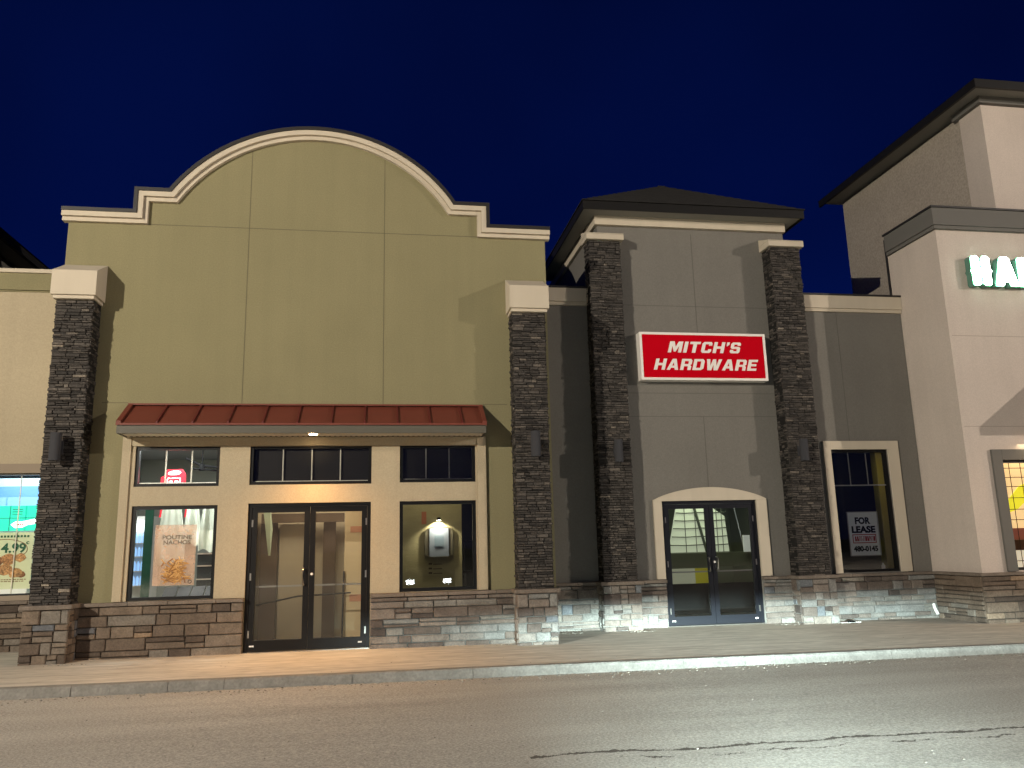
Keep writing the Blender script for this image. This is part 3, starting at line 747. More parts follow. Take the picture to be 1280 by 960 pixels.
# neighbour's tower behind, only its eave shows
Q = thing('left_roof_tower', 'dark hip roofed tower behind the cream shop, only its eave showing', 'building', (-10.4, 3, 5))
bx('tower_wall', M_grey, Q, -12.2, -8.25, 1.75, 6.3, 5.5, 8.0)
m = MB(); m.box(-12.6,-7.78,.9,6.5,8.0,8.02); m.build('eave_soffit', M_fascia, Q)
m = MB(); m.box(-7.78,-7.7,.86,6.6,7.95,8.10); m.poly([(-12.7,.8,8.105),(-7.66,.8,8.105),(-7.66,6.7,8.105),(-12.7,6.7,8.105),(-10.2,3.7,9.6)],[(0,1,4),(1,2,4),(2,3,4),(3,0,4),(0,3,2,1)])
m.build('roof', M_shingle, Q)

# ================================================================== WALL LAMPS (unlit)
def wall_lamp(label):
    t = thing('wall_lamp', label, 'wall lamp', (0,0,0), 'dark cylinder wall lamps on the stone pillars')
    MB().box(-.06,.06,-.03,0,-.10,.10).build('back_plate', M_lampbody, t, bevel=.004)
    MB().box(-.025,.025,-.08,-.03,-.03,.03).build('arm', M_lampbody, t)
    MB().cyl((0,-.155,-.21), .08, .42, 'z', 28).build('lamp_housing', M_lampbody, t, smooth=False)
    return t
spots = [((-4.825,-.385,3.14), 'dark cylinder wall lamp on the leftmost stone pillar beside the cream shop'),
         ((2.52,-.385,3.16), 'dark cylinder wall lamp on the stone pillar right of the red awning'),
         ((4.39,1.115,3.21), 'dark cylinder wall lamp on the stone pillar left of the arched door'),
         ((8.13,1.115,3.21), 'dark cylinder wall lamp on the stone pillar left of the lease window')]
proto = wall_lamp(spots[0][1])
for i, (p, lab) in enumerate(spots):
    if i == 0: t = proto
    else:
        t = proto.copy(); COL.objects.link(t); t['label'] = lab
        for ch in [c for c in bpy.data.objects if c.parent == proto]:
            c = ch.copy(); COL.objects.link(c); c.parent = t
    t.location = p

# ================================================================== HARDWARE SIGN
M_signred = mat('sign_red', (.50,.0,.008), rough=.7, spec=.04)
M_signwhite = mat('sign_white', (.80,.75,.70), rough=.5)
SG = thing('wall_sign', "white framed red board reading MITCH'S HARDWARE on the grey tower", 'sign', (6.36,1.5,4.65))
sx0, sx1, sz0, sz1 = 5.03, 7.685, 4.645, 5.615
m = MB(); m.box(sx0, sx1, 1.31, 1.497, sz0, sz1); m.build('sign_box', M_signwhite, SG, bevel=.006)
m = MB(); f = .048
m.box(sx0, sx1, 1.285, 1.308, sz0, sz0+f); m.box(sx0, sx1, 1.285, 1.308, sz1-f, sz1); m.box(sx0, sx0+f, 1.285, 1.308, sz0+f, sz1-f); m.box(sx1-f, sx1, 1.285, 1.308, sz0+f, sz1-f)
m.build('sign_frame', M_signwhite, SG)
bx('sign_face', M_signred, SG, sx0+f+.001, sx1-f-.001, 1.297, 1.3085, sz0+f+.001, sz1-f-.001)
GL = {
 'M': (1.15, [[(0,0),(0,1),(.38,1),(.575,.52),(.77,1),(1.15,1),(1.15,0),(.88,0),(.88,.62),(.66,.08),(.49,.08),(.27,.62),(.27,0)]]),
 'I': (.30, [[(0,0),(0,1),(.30,1),(.30,0)]]),
 'T': (.92, [[(.31,0),(.31,.79),(0,.79),(0,1),(.92,1),(.92,.79),(.61,.79),(.61,0)]]),
 'C': (.88, [[(.14,0),(0,.14),(0,.86),(.14,1),(.76,1),(.88,.88),(.88,.66),(.60,.66),(.60,.80),(.29,.80),(.29,.20),(.60,.20),(.60,.34),(.88,.34),(.88,.12),(.76,0)]]),
 'H': (.96, [[(0,0),(0,1),(.29,1),(.29,.61),(.67,.61),(.67,1),(.96,1),(.96,0),(.67,0),(.67,.40),(.29,.40),(.29,0)]]),
 "'": (.22, [[(.03,.62),(.0,.72),(0,1),(.22,1),(.22,.78)]]),
 'S': (.86, [[(.12,0),(0,.12),(0,.31),(.28,.31),(.28,.19),(.58,.19),(.58,.40),(.13,.40),(0,.53),(0,.87),(.13,1),(.74,1),(.86,.88),(.86,.70),(.58,.70),(.58,.81),(.28,.81),(.28,.60),(.73,.60),(.86,.47),(.86,.12),(.74,0)]]),
 'A': (1.02, [[(0,0),(.34,1),(.68,1),(1.02,0),(.73,0),(.67,.19),(.35,.19),(.29,0)], [(.41,.38),(.61,.38),(.51,.72)]]),
 'R': (.94, [[(0,0),(0,1),(.80,1),(.94,.87),(.94,.54),(.82,.44),(.94,.33),(.94,0),(.65,0),(.65,.34),(.29,.34),(.29,0)], [(.29,.53),(.29,.81),(.65,.81),(.65,.53)]]),
 'D': (.96, [[(0,0),(0,1),(.78,1),(.96,.84),(.96,.16),(.78,0)], [(.29,.20),(.29,.80),(.66,.80),(.66,.20)]]),
 'W': (1.38, [[(0,1),(.30,1),(.41,.36),(.55,1),(.83,1),(.97,.36),(1.08,1),(1.38,1),(1.14,0),(.80,0),(.69,.52),(.58,0),(.24,0)]]),
 'E': (.84, [[(0,0),(0,1),(.84,1),(.84,.80),(.29,.80),(.29,.60),(.76,.60),(.76,.41),(.29,.41),(.29,.20),(.84,.20),(.84,0)]])}
def word(txt, x0, x1, z0, h, y, parent):
    tot = sum(GL[c][0] for c in txt) + .17*(len(txt)-1) + .28
    s = (x1-x0)/tot; x = 0
    for c in txt:
        w_, polys = GL[c]
        vs, fs = glyphs([[(x+px+.28*pz, pz) for px, pz in p] for p in polys], 1)
        mm = MB(); mm.poly([(x0+v[0]*s, y-.012*(v[2]+.5), z0+v[1]*h) for v in vs], fs); mm.build('letter', M_signwhite, parent)
        x += w_+.17
word("MITCH'S", 5.60, 7.17, 5.205, .225, 1.297, SG)
word("HARDWARE", 5.29, 7.50, 4.85, .225, 1.297, SG)

# ================================================================== FOR LEASE sign in the window
FL = thing('for_lease_sign', 'white FOR LEASE sign with phone number hanging inside the narrow window', 'sign', (9.6,1.62,1.16))
M_ink = mat('black_ink', (.01,.01,.01), rough=.7)
M_inkred = mat('red_ink', (.45,.02,.02), rough=.6)
bx('sign_panel', mat('lease_sign_white', (.88,.88,.86), rough=.5), FL, 9.30, 9.945, 1.625, 1.633, 1.165, 2.01)
m = MB(); m.box(9.285,9.30,1.61,1.64,1.15,2.025); m.box(9.945,9.96,1.61,1.64,1.15,2.025); m.box(9.30,9.945,1.61,1.64,1.15,1.165); m.box(9.30,9.945,1.61,1.64,2.01,2.025)
m.build('metal_frame', M_steel, FL)
m = MB(); text_into(m, 'FOR', 9.455, 9.79, 1.775, 1.915, 1.6235, .002, .045); text_into(m, 'LEASE', 9.365, 9.885, 1.60, 1.74, 1.6235, .002, .05); text_into(m, '480-0145', 9.37, 9.90, 1.235, 1.345, 1.6235, .002, .045)
m.build('black_lettering', M_ink, FL)
m = MB(); m.box(9.37,9.885,1.6225,1.6245,1.40,1.415); m.box(9.37,9.885,1.6225,1.6245,1.56,1.575); m.box(9.37,9.385,1.6225,1.6245,1.415,1.56); m.box(9.87,9.885,1.6225,1.6245,1.415,1.56)
x = 9.42; random.seed(5)
while x < 9.84:
    w = .035; m.box(x, x+.008, 1.6225,1.6245,1.44,1.535); m.box(x+.008, x+w-.008, 1.6225,1.6245,random.choice((1.525,1.485,1.44)),random.choice((1.535,))); m.box(x+w-.008, x+w-.001, 1.6225,1.6245,1.44,random.choice((1.535,1.49))); x += .045
m.build('red_lettering_box', M_inkred, FL)

# ================================================================== INTERIORS
# --- left shop window: bright cooler room
room(K, -8.8, -5.3, Yt+.21, 4.6, .0, 3.2, mat('pale_blue_wall', (.45,.58,.70), rough=.8), None, None)
M_menug = mat('lit_green_menu', (.05,.6,.38), emit=1.0, ecol=(.0,.55,.38))
M_menuw = mat('lit_white_menu', (.9,.9,.9), emit=1.6, ecol=(1,.97,.95))
M_menuline = mat('menu_ink', (.5,.04,.04), rough=.7)
MN = thing('menu_board', 'lit green and white menu board hanging behind the far left window', 'menu board', (-6.4,1.72,1.97))
bx('menu_panel', M_menug, MN, -7.6, -5.86, 1.72, 1.75, 1.975, 2.40)
bx('white_end_panel', M_menuw, MN, -5.858, -5.6, 1.72, 1.75, 1.975, 2.40)
m = MB(); m.box(-7.6,-5.87,1.716,1.719,2.185,2.195); m.box(-6.30,-6.29,1.716,1.719,1.975,2.40)
for z in (2.25,2.29,2.33): m.box(-6.26,-6.10,1.716,1.719,z,z+.012)
m.build('menu_rule', mat('menu_rule_dark', (.02,.18,.13), emit=.1, ecol=(0,.3,.2)), MN)
m = MB(); m.prism([(-6.27,2.08),(-6.2,2.02),(-6.08,2.03),(-6.0,2.07),(-5.86,2.09),(-5.86,2.18),(-6.0,2.15),(-6.1,2.13),(-6.2,2.13)], 1.712, 1.719)
m.build('menu_swoosh', M_menuw, MN)
m = MB()
for x in (-6.18,-6.15,-6.12,-6.09): m.box(x, x+.02, 1.708, 1.7115, 2.065, 2.09)
for x in (-5.97,-5.94,-5.91): m.box(x, x+.018, 1.708, 1.7115, 2.115, 2.135)
m.build('menu_lettering', M_menuline, MN)
FR = thing('drinks_fridge', 'pale blue lit fridge behind the menu board in the far left shop', 'fridge', (-6.5,2.6,0))
M_fr = mat('lit_blue_fridge', (.3,.5,.8), emit=.62, ecol=(.14,.46,.82))
bx('fridge_body', M_white, FR, -7.6,-5.45,2.62,3.3,0,2.95); bx('lit_header', M_fr, FR, -7.6,-5.45,2.6,2.618,2.38,2.80); bx('lit_shelf_front', mat('lit_pale', (.8,.9,1), emit=.7, ecol=(.5,.8,.95)), FR, -7.6,-5.45,2.6,2.618,2.805,2.95)
PO = thing('burger_poster', 'cream food poster with green price 4.99 in the far left window', 'poster', (-6.3,1.6,1.0))
M_pc = mat('poster_cream', (.52,.55,.36), rough=.6, emit=.12, ecol=(.55,.6,.38)); M_pg = mat('poster_green_ink', (.01,.09,.04), rough=.6)
bx('poster_sheet', M_pc, PO, -6.75, -5.83, 1.60, 1.604, 1.005, 1.945)
m = MB(); text_into(m, '4.99', -6.335, -5.945, 1.60, 1.765, 1.5985, .002, .03)
text_into(m, 'c', -5.95, -5.90, 1.74, 1.79, 1.5985, .002, .03)
for k in range(14): m.box(-6.62+k*.052, -6.62+k*.052+.034, 1.5965, 1.5985, 1.86, 1.895)
m.build('price_lettering', M_pg, PO)
m = MB()
for z in (1.155, 1.125):
    x = -6.6
    while x < -5.93: w = rnd(.02,.06); m.box(x, x+w, 1.5965, 1.5985, z, z+.014); x += w+.012
pts = [(-6.28+.36*cos(a), 1.5975, 1.66+.17*sin(a)) for a in [radians(d) for d in range(-60, 200, 12)]]
m.tube(pts, .006, 5)
m.build('poster_line', mat('poster_brown_ink', (.20,.10,.04)), PO)
M_food = mat('poster_food_print', (.35,.15,.05), rough=.6, var=.5, vscale=14, fine=.6, fscale=40, tone=[(0,(.16,.05,.02)),(.5,(.36,.17,.06)),(1,(.55,.33,.14))])
m = MB(); random.seed(9)
for cx_, cz_, r0 in ((-6.2,1.50,.13),(-6.02,1.52,.1),(-6.38,1.47,.12),(-6.25,1.33,.13),(-6.08,1.27,.12),(-6.42,1.28,.12),(-5.98,1.24,.07),(-6.5,1.4,.1)):
    m.tone = rnd(.2,1); y = 1.5965-rnd(0,.002)
    m.prism([(cx_+r0*rnd(.8,1.1)*cos(2*pi*i/12), cz_+r0*.75*rnd(.8,1.1)*sin(2*pi*i/12)) for i in range(12)], y-.0008-.0004*(cx_+7), 1.5985)
m.build('poster_food', M_food, PO)
area('fridge_lamp', (-6.3,2.2,3.1), 1.2, 18, (.75,.9,1))

# --- olive shop: left room, display of shirts and coolers
room(B, -4.9, -2.25, .225, 4.2, 0, 3.45, M_inwall)
room(B, -2.23, -.02, .225, 1.9, 0, 3.45, M_intan, mc=mat('tan_ceiling', (.5,.36,.2)))
room(B, .0, 2.69, .225, 3.2, 0, 3.45, M_indark)
CF = thing('drinks_cooler', 'upright cooler with lit blue and white bottle shelves behind the left window', 'cooler', (-4.6,3,0))
bx('cooler_body', M_white, CF, -4.86,-4.36,3.22,3.8,0,2.25)
bx('cooler_header', mat('lit_cooler_header', (1,1,1), emit=2.2, ecol=(.9,.97,1)), CF, -4.86,-4.38,3.0,3.218,1.96,2.16)
M_bot = mat('lit_bottles', (.3,.5,.8), emit=.75, ecol=(.35,.6,.95), tone=None)
m = MB(); m2 = MB()
for z in (.95,1.22,1.49,1.74):
    m.box(-4.86,-4.38,3.05,3.218,z-.02,z)
    for k in range(7): m2.cyl((-4.82+k*.068,3.12,z), .026, .13, 'z', 8); m2.cyl((-4.82+k*.068,3.12,z+.13), .024, .045, 'z', 8, .009)
split_build(m, 'cooler_shelf', M_white, CF); m2.build('bottle_row', M_bot, CF)
GP = MB(); GP.box(-4.285,-4.14,2.4,2.44,0,2.6)
root('green_display_panel', 'tall dark green display panel beside the blue cooler inside the left window', 'display panel', GP, mat('green_panel', (.012,.06,.035), rough=.4, var=.3, vscale=2), (-4.25,2.5,0))
M_shirt = mat('pale_shirt_fabric', (.62,.66,.58), rough=.9, bump=.3, bscale=12, var=.12, vscale=6)
def hanging(name, x, y, zt, w0, w1, h, ph, label):
    m = MB(); n = 22; rows = 14; vs = []
    for j in range(rows+1):
        t = j/rows; w = w0+(w1-w0)*min(1, t*1.4)
        for i in range(n+1):
            u = i/n; yy = .030*sin(u*9+ph+t*2)*(.4+t) + .012*sin(u*21+ph*2)
            vs.append((x+(u-.5)*w+.02*t, y+yy, zt-t*h-.05*abs(u-.5)*(1 if j == 0 else 0)-(.03*sin(u*9+ph) if j == rows else 0)))
    vs += [(a, b+.05, c) for a, b, c in vs]
    o_ = (rows+1)*(n+1); q = lambda j, i: j*(n+1)+i
    fs = [(q(j,i),q(j+1,i),q(j+1,i+1),q(j,i+1)) for j in range(rows) for i in range(n)] + [(q(j,i)+o_,q(j,i+1)+o_,q(j+1,i+1)+o_,q(j+1,i)+o_) for j in range(rows) for i in range(n)]
    fs += [(q(j,0),q(j,0)+o_,q(j+1,0)+o_,q(j+1,0)) for j in range(rows)] + [(q(j,n),q(j+1,n),q(j+1,n)+o_,q(j,n)+o_) for j in range(rows)]
    m.poly(vs, fs)
    return root(name, label, 'shirt', m, M_shirt, (x, y, zt), 'pale shirts hanging behind the left window', smooth=True)
hanging('hanging_shirt', -3.47, .90, 2.42, .26, .46, 1.06, .3, 'long pale shirt hanging at the left edge of the fries poster')
hanging('hanging_shirt', -3.16, 1.05, 2.42, .16, .30, .75, 1.7, 'pale shirt hanging behind the fries poster, between two others')
hanging('hanging_shirt', -2.86, .95, 2.42, .18, .34, .86, 2.9, 'pale creased shirt hanging right of the fries poster, by the window edge')
M_redlit = mat('lit_red_panel', (.5,.01,.02), emit=.42, ecol=(1,.02,.05)); M_wline = mat('lit_white_line', (1,1,1), emit=.6, ecol=(1,.9,.9))
RS = thing('red_lit_sign', 'red lit hanging sign with white emblem behind the left transom window', 'sign', (-3.48,1.0,2.1))
m = MB(); m.prism([(-3.69,2.3),(-3.69,2.80),(-3.62,2.84),(-3.60,2.93),(-3.36,2.94),(-3.30,2.86),(-3.28,2.3)], 1.0, 1.05); m.build('sign_body', M_redlit, RS)
m = MB()
for i in range(24):
    a, b = 2*pi*i/24, 2*pi*(i+1)/24
    m.poly([(-3.475+.105*cos(a)*k, .995, 2.875+.036*sin(a)*k+.03*cos(a)*.3) for k in (1,.84)] + [(-3.475+.105*cos(b)*k, .995, 2.875+.036*sin(b)*k+.03*cos(b)*.3) for k in (.84,1)], [(0,1,2,3)])
for k in range(5): m.box(-3.545+k*.03, -3.545+k*.03+.02, .993, .998, 2.862+.003*k, 2.89+.003*k)
m.box(-3.58,-3.38,.993,.998,2.775,2.79); m.box(-3.59,-3.575,.993,.998,2.69,2.79); m.box(-3.385,-3.37,.993,.998,2.69,2.79)
for a, b in ((-3.555,-3.50),(-3.465,-3.405)): m.box(a,b,.993,.998,2.70,2.74)
m.build('white_emblem', M_wline, RS)
for i, (x, lab) in enumerate(((-3.89,'small red hanging tag left of the pale shirts, top of left window'),(-3.46,'small red hanging tag between the pale shirts, top of left window'))):
    m = MB(); m.prism([(x-.05,2.17),(x-.02,2.42),(x+.06,2.42),(x+.04,2.17)], 2.0, 2.03); root('red_tag', lab, 'tag', m, M_redlit, (x,2,2.17), 'red tags in the left window')
CN = thing('shop_counter', 'dark counter with trays of small goods at lower right of the left window', 'counter', (-3.1,1.0,0))
bx('counter_body', M_indark, CN, -3.7,-2.4,.95,1.5,0,.80)
m = MB(); m.box(-3.05,-2.3,1.1,1.6,.98,1.50); m.build('dark_cabinet', M_indark, CN)
m = MB()
for z in (1.50,1.30,1.08): m.box(-3.05,-2.3,1.06,1.1,z,z+.02)
split_build(m, 'cabinet_edge', M_steel, CN)
m = MB()
for k in range(4):
    x = -3.52+k*.22; m.poly([(x,.80,.83),(x+.2,.80,.84),(x+.22,.95,.99),(x+.02,.95,.98),(x,.83,.81),(x+.2,.83,.82),(x+.22,.98,.97),(x+.02,.98,.96)],[(0,3,2,1),(4,5,6,7),(0,1,5,4),(1,2,6,5),(2,3,7,6),(3,0,4,7)][1:2]+[(0,1,2,3),(0,4,5,1),(3,2,6,7)])
m.build('goods_tray', mat('slate_tray', (.02,.022,.025), rough=.6), CN)
FP = thing('fries_poster', 'peach poster with heading and heap of fries taped inside the left window', 'poster', (-3.17,.06,1.04))
def translucent(name, col, a, var=0, emit=.0):
    mm = mat(name, col, rough=.6, var=var, vscale=7); N = mm.node_tree.nodes; N['Principled BSDF'].inputs['Alpha'].default_value = a; return mm
m = MB(); m.box(-3.485,-2.865,.060,.062,1.04,1.97); m.build('poster_sheet', translucent('poster_peach', (.85,.55,.37), .36, .2), FP)
m = MB(); text_into(m, 'POUTINE', -3.37,-2.93,1.745,1.81,.0585,.0015,.01); text_into(m, 'NACHOS', -3.35,-2.95,1.665,1.73,.0585,.0015,.01)
m.build('heading_lettering', translucent('poster_dark_ink', (.10,.08,.06), .8), FP)
m = MB(); random.seed(21)
for k in range(150):
    x = random.gauss(-3.17,.085); z = 1.10+abs(random.gauss(.12,.10)); z = min(z,1.42); a = rnd(-1.3,1.3); L_ = rnd(.03,.07); m.tone = random.random()
    if not -3.44 < x < -2.92: continue
    y = .0585-.00004*k*.4; u = (cos(a)*L_, sin(a)*L_); v = (-sin(a)*.008, cos(a)*.008)
    m.face([(x-u[0]-v[0],y,z-u[1]-v[1]),(x+u[0]-v[0],y,z+u[1]-v[1]),(x+u[0]+v[0],y,z+u[1]+v[1]),(x-u[0]+v[0],y,z-u[1]+v[1])])
m.build('fries_print', mat('fries_ink', (.4,.2,.06), tone=[(0,(.25,.10,.03)),(.5,(.55,.28,.08)),(1,(.75,.48,.2))]), FP)
m = MB(); n = 16
for i in range(n):
    a, b = 2*pi*i/n, 2*pi*(i+1)/n; m.face([(-2.93+.028*cos(a),.0583,1.09+.028*sin(a)),(-2.93+.028*cos(b),.0583,1.09+.028*sin(b)),(-2.93+.02*cos(b),.0583,1.09+.02*sin(b)),(-2.93+.02*cos(a),.0583,1.09+.02*sin(a))])
m.build('round_mark', M_ink, FP)
CFN = thing('ceiling_fan', 'dark ceiling fixture with crossed arms seen through the left transom window', 'ceiling fixture', (-3.1,1.5,3.44))
m = MB(); m.tube([(-3.42,1.5,3.18),(-3.15,1.5,3.05),(-2.78,1.5,3.0)], .022); m.tube([(-3.3,1.4,2.99),(-2.8,1.6,2.96)], .016); m.build('arm', M_matte, CFN)
m = MB(); m.cyl((-3.14,1.5,2.96), .05, .1); m.tube([(-3.14,1.5,3.05),(-3.14,1.5,3.44)], .012); m.cyl((-2.80,1.5,2.92),.045,.07); m.build('hub', M_matte, CFN)
area('shop_room_lamp', (-3.3,.75,3.4), 1.0, 130, (.95,1,.97))
CLm = MB(); CLm.box(-4.5,-3.9,1.6,1.75,3.40,3.44)
root('ceiling_tube_light', 'bright tube light on the ceiling at the left of the left transom window', 'light fitting', CLm, mat('lit_tube', (1,1,1), emit=5, ecol=(.85,1,1)), (-4.2,1.7,3.4))

# --- behind the double door: vestibule with boards and tall cartons
M_board = mat('brown_board', (.22,.15,.085), rough=.7, var=.15, vscale=3); M_board2 = mat('dark_brown_board', (.075,.05,.03), rough=.6, var=.15)
M_carton = mat('cardboard', (.42,.33,.20), rough=.9, var=.1)
m = MB(); m.box(-1.80,-1.32,1.80,1.86,0,2.0); root('inner_door_panel', 'tan door panel leaning in the vestibule behind the left door leaf', 'panel', m, M_intan, (-1.56,1.8,0))
m = MB(); m.box(-2.12,-1.83,1.74,1.80,0,2.15); root('inner_door_panel', 'dark brown narrow panel at left edge behind the left door leaf', 'panel', m, M_board2, (-1.98,1.8,0))
m = MB(); m.box(-1.02,-.80,1.72,1.78,0,2.08); root('inner_door_panel', 'dark brown tall panel seen in middle of the right door leaf', 'panel', m, M_board2, (-.9,1.75,0))
m = MB(); m.box(-2.1,-.65,1.60,1.72,2.02,2.18); root('inner_beam', 'dark beam across the vestibule above the boards behind the double door', 'beam', m, M_board2, (-1.4,1.66,2.02))
M_stamp = mat('faded_red_stamp', (.36,.17,.10), rough=.8)
TC = thing('tall_carton', 'tall cardboard carton with red stamp standing behind the right door leaf', 'carton', (-.45,1.5,0))
bx('carton_body', M_carton, TC, -.63,-.25,1.45,1.7,0,2.25, bevel=.01)
m = MB(); m.box(-.53,-.33,1.4475,1.4495,1.82,1.93); m.box(-.53,-.33,1.4475,1.4495,.62,.74); split_build(m, 'red_stamp', M_stamp, TC)
MB().tube([(-.645,1.4,0),(-.632,1.42,1.15)], .017).build('leaning_bar', M_black, TC)
PB = MB().tube([(-2.1,1.3,.62),(-1.4,1.3,.75),(-.5,1.3,.78)], .014); root('leaning_rod', 'thin dark rod leaning across the vestibule behind the double door', 'rod', PB, M_black, (-1.3,1.3,.7))
WS = MB(); random.seed(2); WS.poly([(-2.02,1.2,2.25),(-1.90,1.2,2.25),(-1.86,1.22,1.9),(-1.88,1.2,1.45),(-1.91,1.2,1.45),(-1.97,1.2,1.9),(-2.02,1.26,2.25),(-1.90,1.26,2.25),(-1.86,1.28,1.9),(-1.88,1.26,1.45),(-1.91,1.26,1.45),(-1.97,1.26,1.9)],[(0,5,4,3,2,1),(6,7,8,9,10,11),(0,1,7,6),(1,2,8,7),(2,3,9,8),(3,4,10,9),(4,5,11,10),(5,0,6,11)])
root('hanging_wrap', 'pale green plastic wrap hanging at upper left behind the left door leaf', 'plastic sheet', WS, mat('pale_green_plastic', (.42,.50,.38), rough=.5), (-1.95,1.2,1.45))
area('vestibule_lamp', (-1.1,.8,3.4), .8, 60, (1,.84,.60))

# --- right window: partition with an arched niche lit from above
M_nw = mat('yellow_inner_brick', (.30,.26,.14), rough=.85, var=.1, vscale=4, bump=.4, bscale=14, stretch=(1,1,3))
NP = thing('niche_partition', 'yellowish partition wall with dark arched niche lit from above', 'partition', (.9,1.3,0))
m = MB(); m.box(.1,1.46,1.3,1.4,.3,2.5); m.build('partition_wall', M_nw, NP)
m = MB(); m.prism([(.79,1.38),(.79,1.80),(.84,1.86),(.92,1.885),(1.18,1.885),(1.26,1.86),(1.30,1.80),(1.30,1.38)], 1.26, 1.298); m.build('niche_frame', mat('dark_olive_frame', (.07,.06,.035)), NP)
m = MB(); m.prism([(.87,1.36),(.875,1.86),(1.215,1.86),(1.22,1.36)], 1.245, 1.258); m.build('pale_panel', mat('pale_blue_panel', (.17,.19,.23), rough=.4), NP)
m = MB(); m.box(.96,1.13,1.24,1.244,1.52,1.73); m.box(.985,1.105,1.236,1.239,1.54,1.70); m.build('inner_frame', mat('blue_grey', (.12,.16,.2)), NP)
m = MB(); m.box(.735,.82,1.296,1.299,1.94,2.16); m.build('red_notice', mat('faded_notice', (.34,.12,.06)), NP)
m = MB()
for k, z in enumerate((1.22,1.14,1.06)): m.box(.86,.92,1.296,1.299,z,z+.03); m.box(.94,1.1,1.296,1.299,z,z+.012)
m.build('small_print', M_board2, NP)
NL = thing('niche_lamp', 'small lit lamp above the dark niche behind the right shop window', 'light fitting', (1.04,1.25,2.0))
MB().cyl((1.04,1.2,2.0), .04, .05, 'z', 16, .03).build('lamp_body', M_black, NL)
MB().cyl((1.04,1.2,1.994), .035, .005, 'z', 16).build('lamp_lens', mat('lit_neutral_lens', (1,1,.9), emit=25, ecol=(1,.95,.75)), NL)
l = bpy.data.lights.new('niche_spot', 'SPOT'); l.energy = 48; l.color = (1,.93,.70); l.spot_size = radians(125); l.spot_blend = .4; l.shadow_soft_size = .02
o = bpy.data.objects.new('niche_spot', l); COL.objects.link(o); o.location = (1.04,1.17,1.985); o.rotation_euler = (radians(25),0,0)
area('right_room_lamp', (.9,.6,3.4), .8, 20, (1,.9,.6))
CH = thing('tall_stool', 'thin metal stool standing in the dark at right of the partition', 'stool', (1.7,1.6,0))
m = MB()
for x, y in ((1.52,1.5),(1.82,1.5),(1.52,1.8),(1.82,1.8)): m.tube([(x,y,.0),(1.67+(x-1.67)*.8,1.65+(y-1.65)*.8,1.05)], .012, 6)
m.tube([(1.54,1.78,1.0),(1.56,1.82,1.62),(1.80,1.82,1.62),(1.80,1.78,1.0)], .012, 6); m.build('stool_frame', M_steel, CH)
MB().cyl((1.67,1.65,1.05), .17, .04).build('stool_seat', M_black, CH)

# --- behind the arched tower door
room(T, 5.0, 9.3-.55, Yt+.21, 6.0, 0, 3.0, mat('olive_inner_wall', (.22,.23,.16), rough=.9), M_infloor, mat('olive_ceiling', (.30,.30,.22)))
GW = thing('gridded_partition', 'pale lit gridded glass partition seen through the arched tower door', 'partition', (6.9,3.6,0))
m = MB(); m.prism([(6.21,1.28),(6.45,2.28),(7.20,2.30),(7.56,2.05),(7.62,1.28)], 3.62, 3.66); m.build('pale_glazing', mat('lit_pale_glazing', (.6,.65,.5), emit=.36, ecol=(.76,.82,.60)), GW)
m = MB()
for k, z in enumerate((1.44,1.62,1.80,1.97,2.14)):
    m.tube([(6.22+(z-1.28)*.24,3.60,z),(6.6,3.60,z-.012),(7.0,3.60,z),(7.3,3.6,z-.015),(7.60,3.60,z)], .011, 5)
for x in (6.62,6.86,7.36,7.48): m.tube([(x,3.60,1.28),(x,3.60,2.27)], .008, 5)
m.tube([(7.08,3.58,1.28),(6.84,3.58,2.28)], .03, 6)
m.build('grid_bar', mat('grid_bar_dark', (.10,.11,.08)), GW)
TK = thing('reception_counter', 'long olive counter with cream and yellow front behind the arched door', 'counter', (7.1,3.2,0))
bx('counter_top', mat('olive_counter', (.16,.16,.10), rough=.4), TK, 6.0,8.4,3.1,3.5,.98,1.27)
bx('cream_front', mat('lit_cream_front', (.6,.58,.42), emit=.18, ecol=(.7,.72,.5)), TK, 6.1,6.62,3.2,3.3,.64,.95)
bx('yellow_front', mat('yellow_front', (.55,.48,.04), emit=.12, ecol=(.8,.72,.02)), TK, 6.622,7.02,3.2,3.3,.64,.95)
bx('dark_front', M_matte, TK, 6.0,8.4,3.25,3.45,0,.62)
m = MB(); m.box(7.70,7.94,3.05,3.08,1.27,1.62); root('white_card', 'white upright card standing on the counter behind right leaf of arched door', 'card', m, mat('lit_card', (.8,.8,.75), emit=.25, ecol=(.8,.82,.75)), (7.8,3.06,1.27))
area('tower_room_lamp', (6.9,2.9,2.95), 1.0, 22, (.88,1,.72))
m = MB(); m.tube([(7.93,3.9,2.25),(8.1,3.9,1.3)], .02); m.tube([(7.93,3.9,2.25),(7.6,3.9,2.28)], .015); root('metal_rail', 'thin pale slanting rail at upper right behind the arched door', 'rail', m, M_steel, (8,3.9,1.3))

# --- lease window room
room(T, 8.77, 11.9, Yt+.21, 4.2, 0, 3.5, M_indark)
m = MB(); m.box(10.93,11.32,2.9,3.1,0,3.45)
root('yellow_column', 'mustard yellow column inside the narrow lease window, at its right side', 'column', m, mat('mustard_paint', (.42,.34,.04), rough=.7, var=.1), (11.1,3,0))
BT = thing('small_bottle', 'small white bottle on the sill inside the lease window', 'bottle', (10.02,1.7,.85))
MB().cyl((10.02,1.70,.86), .035, .09, 'z', 14).build('bottle_body', M_white, BT); MB().cyl((10.02,1.70,.95), .03, .05, 'z', 14, .012).build('bottle_neck', M_white, BT)
area('lease_room_lamp', (10.6,2.2,3.4), .6, 2.5, (1,.92,.5))

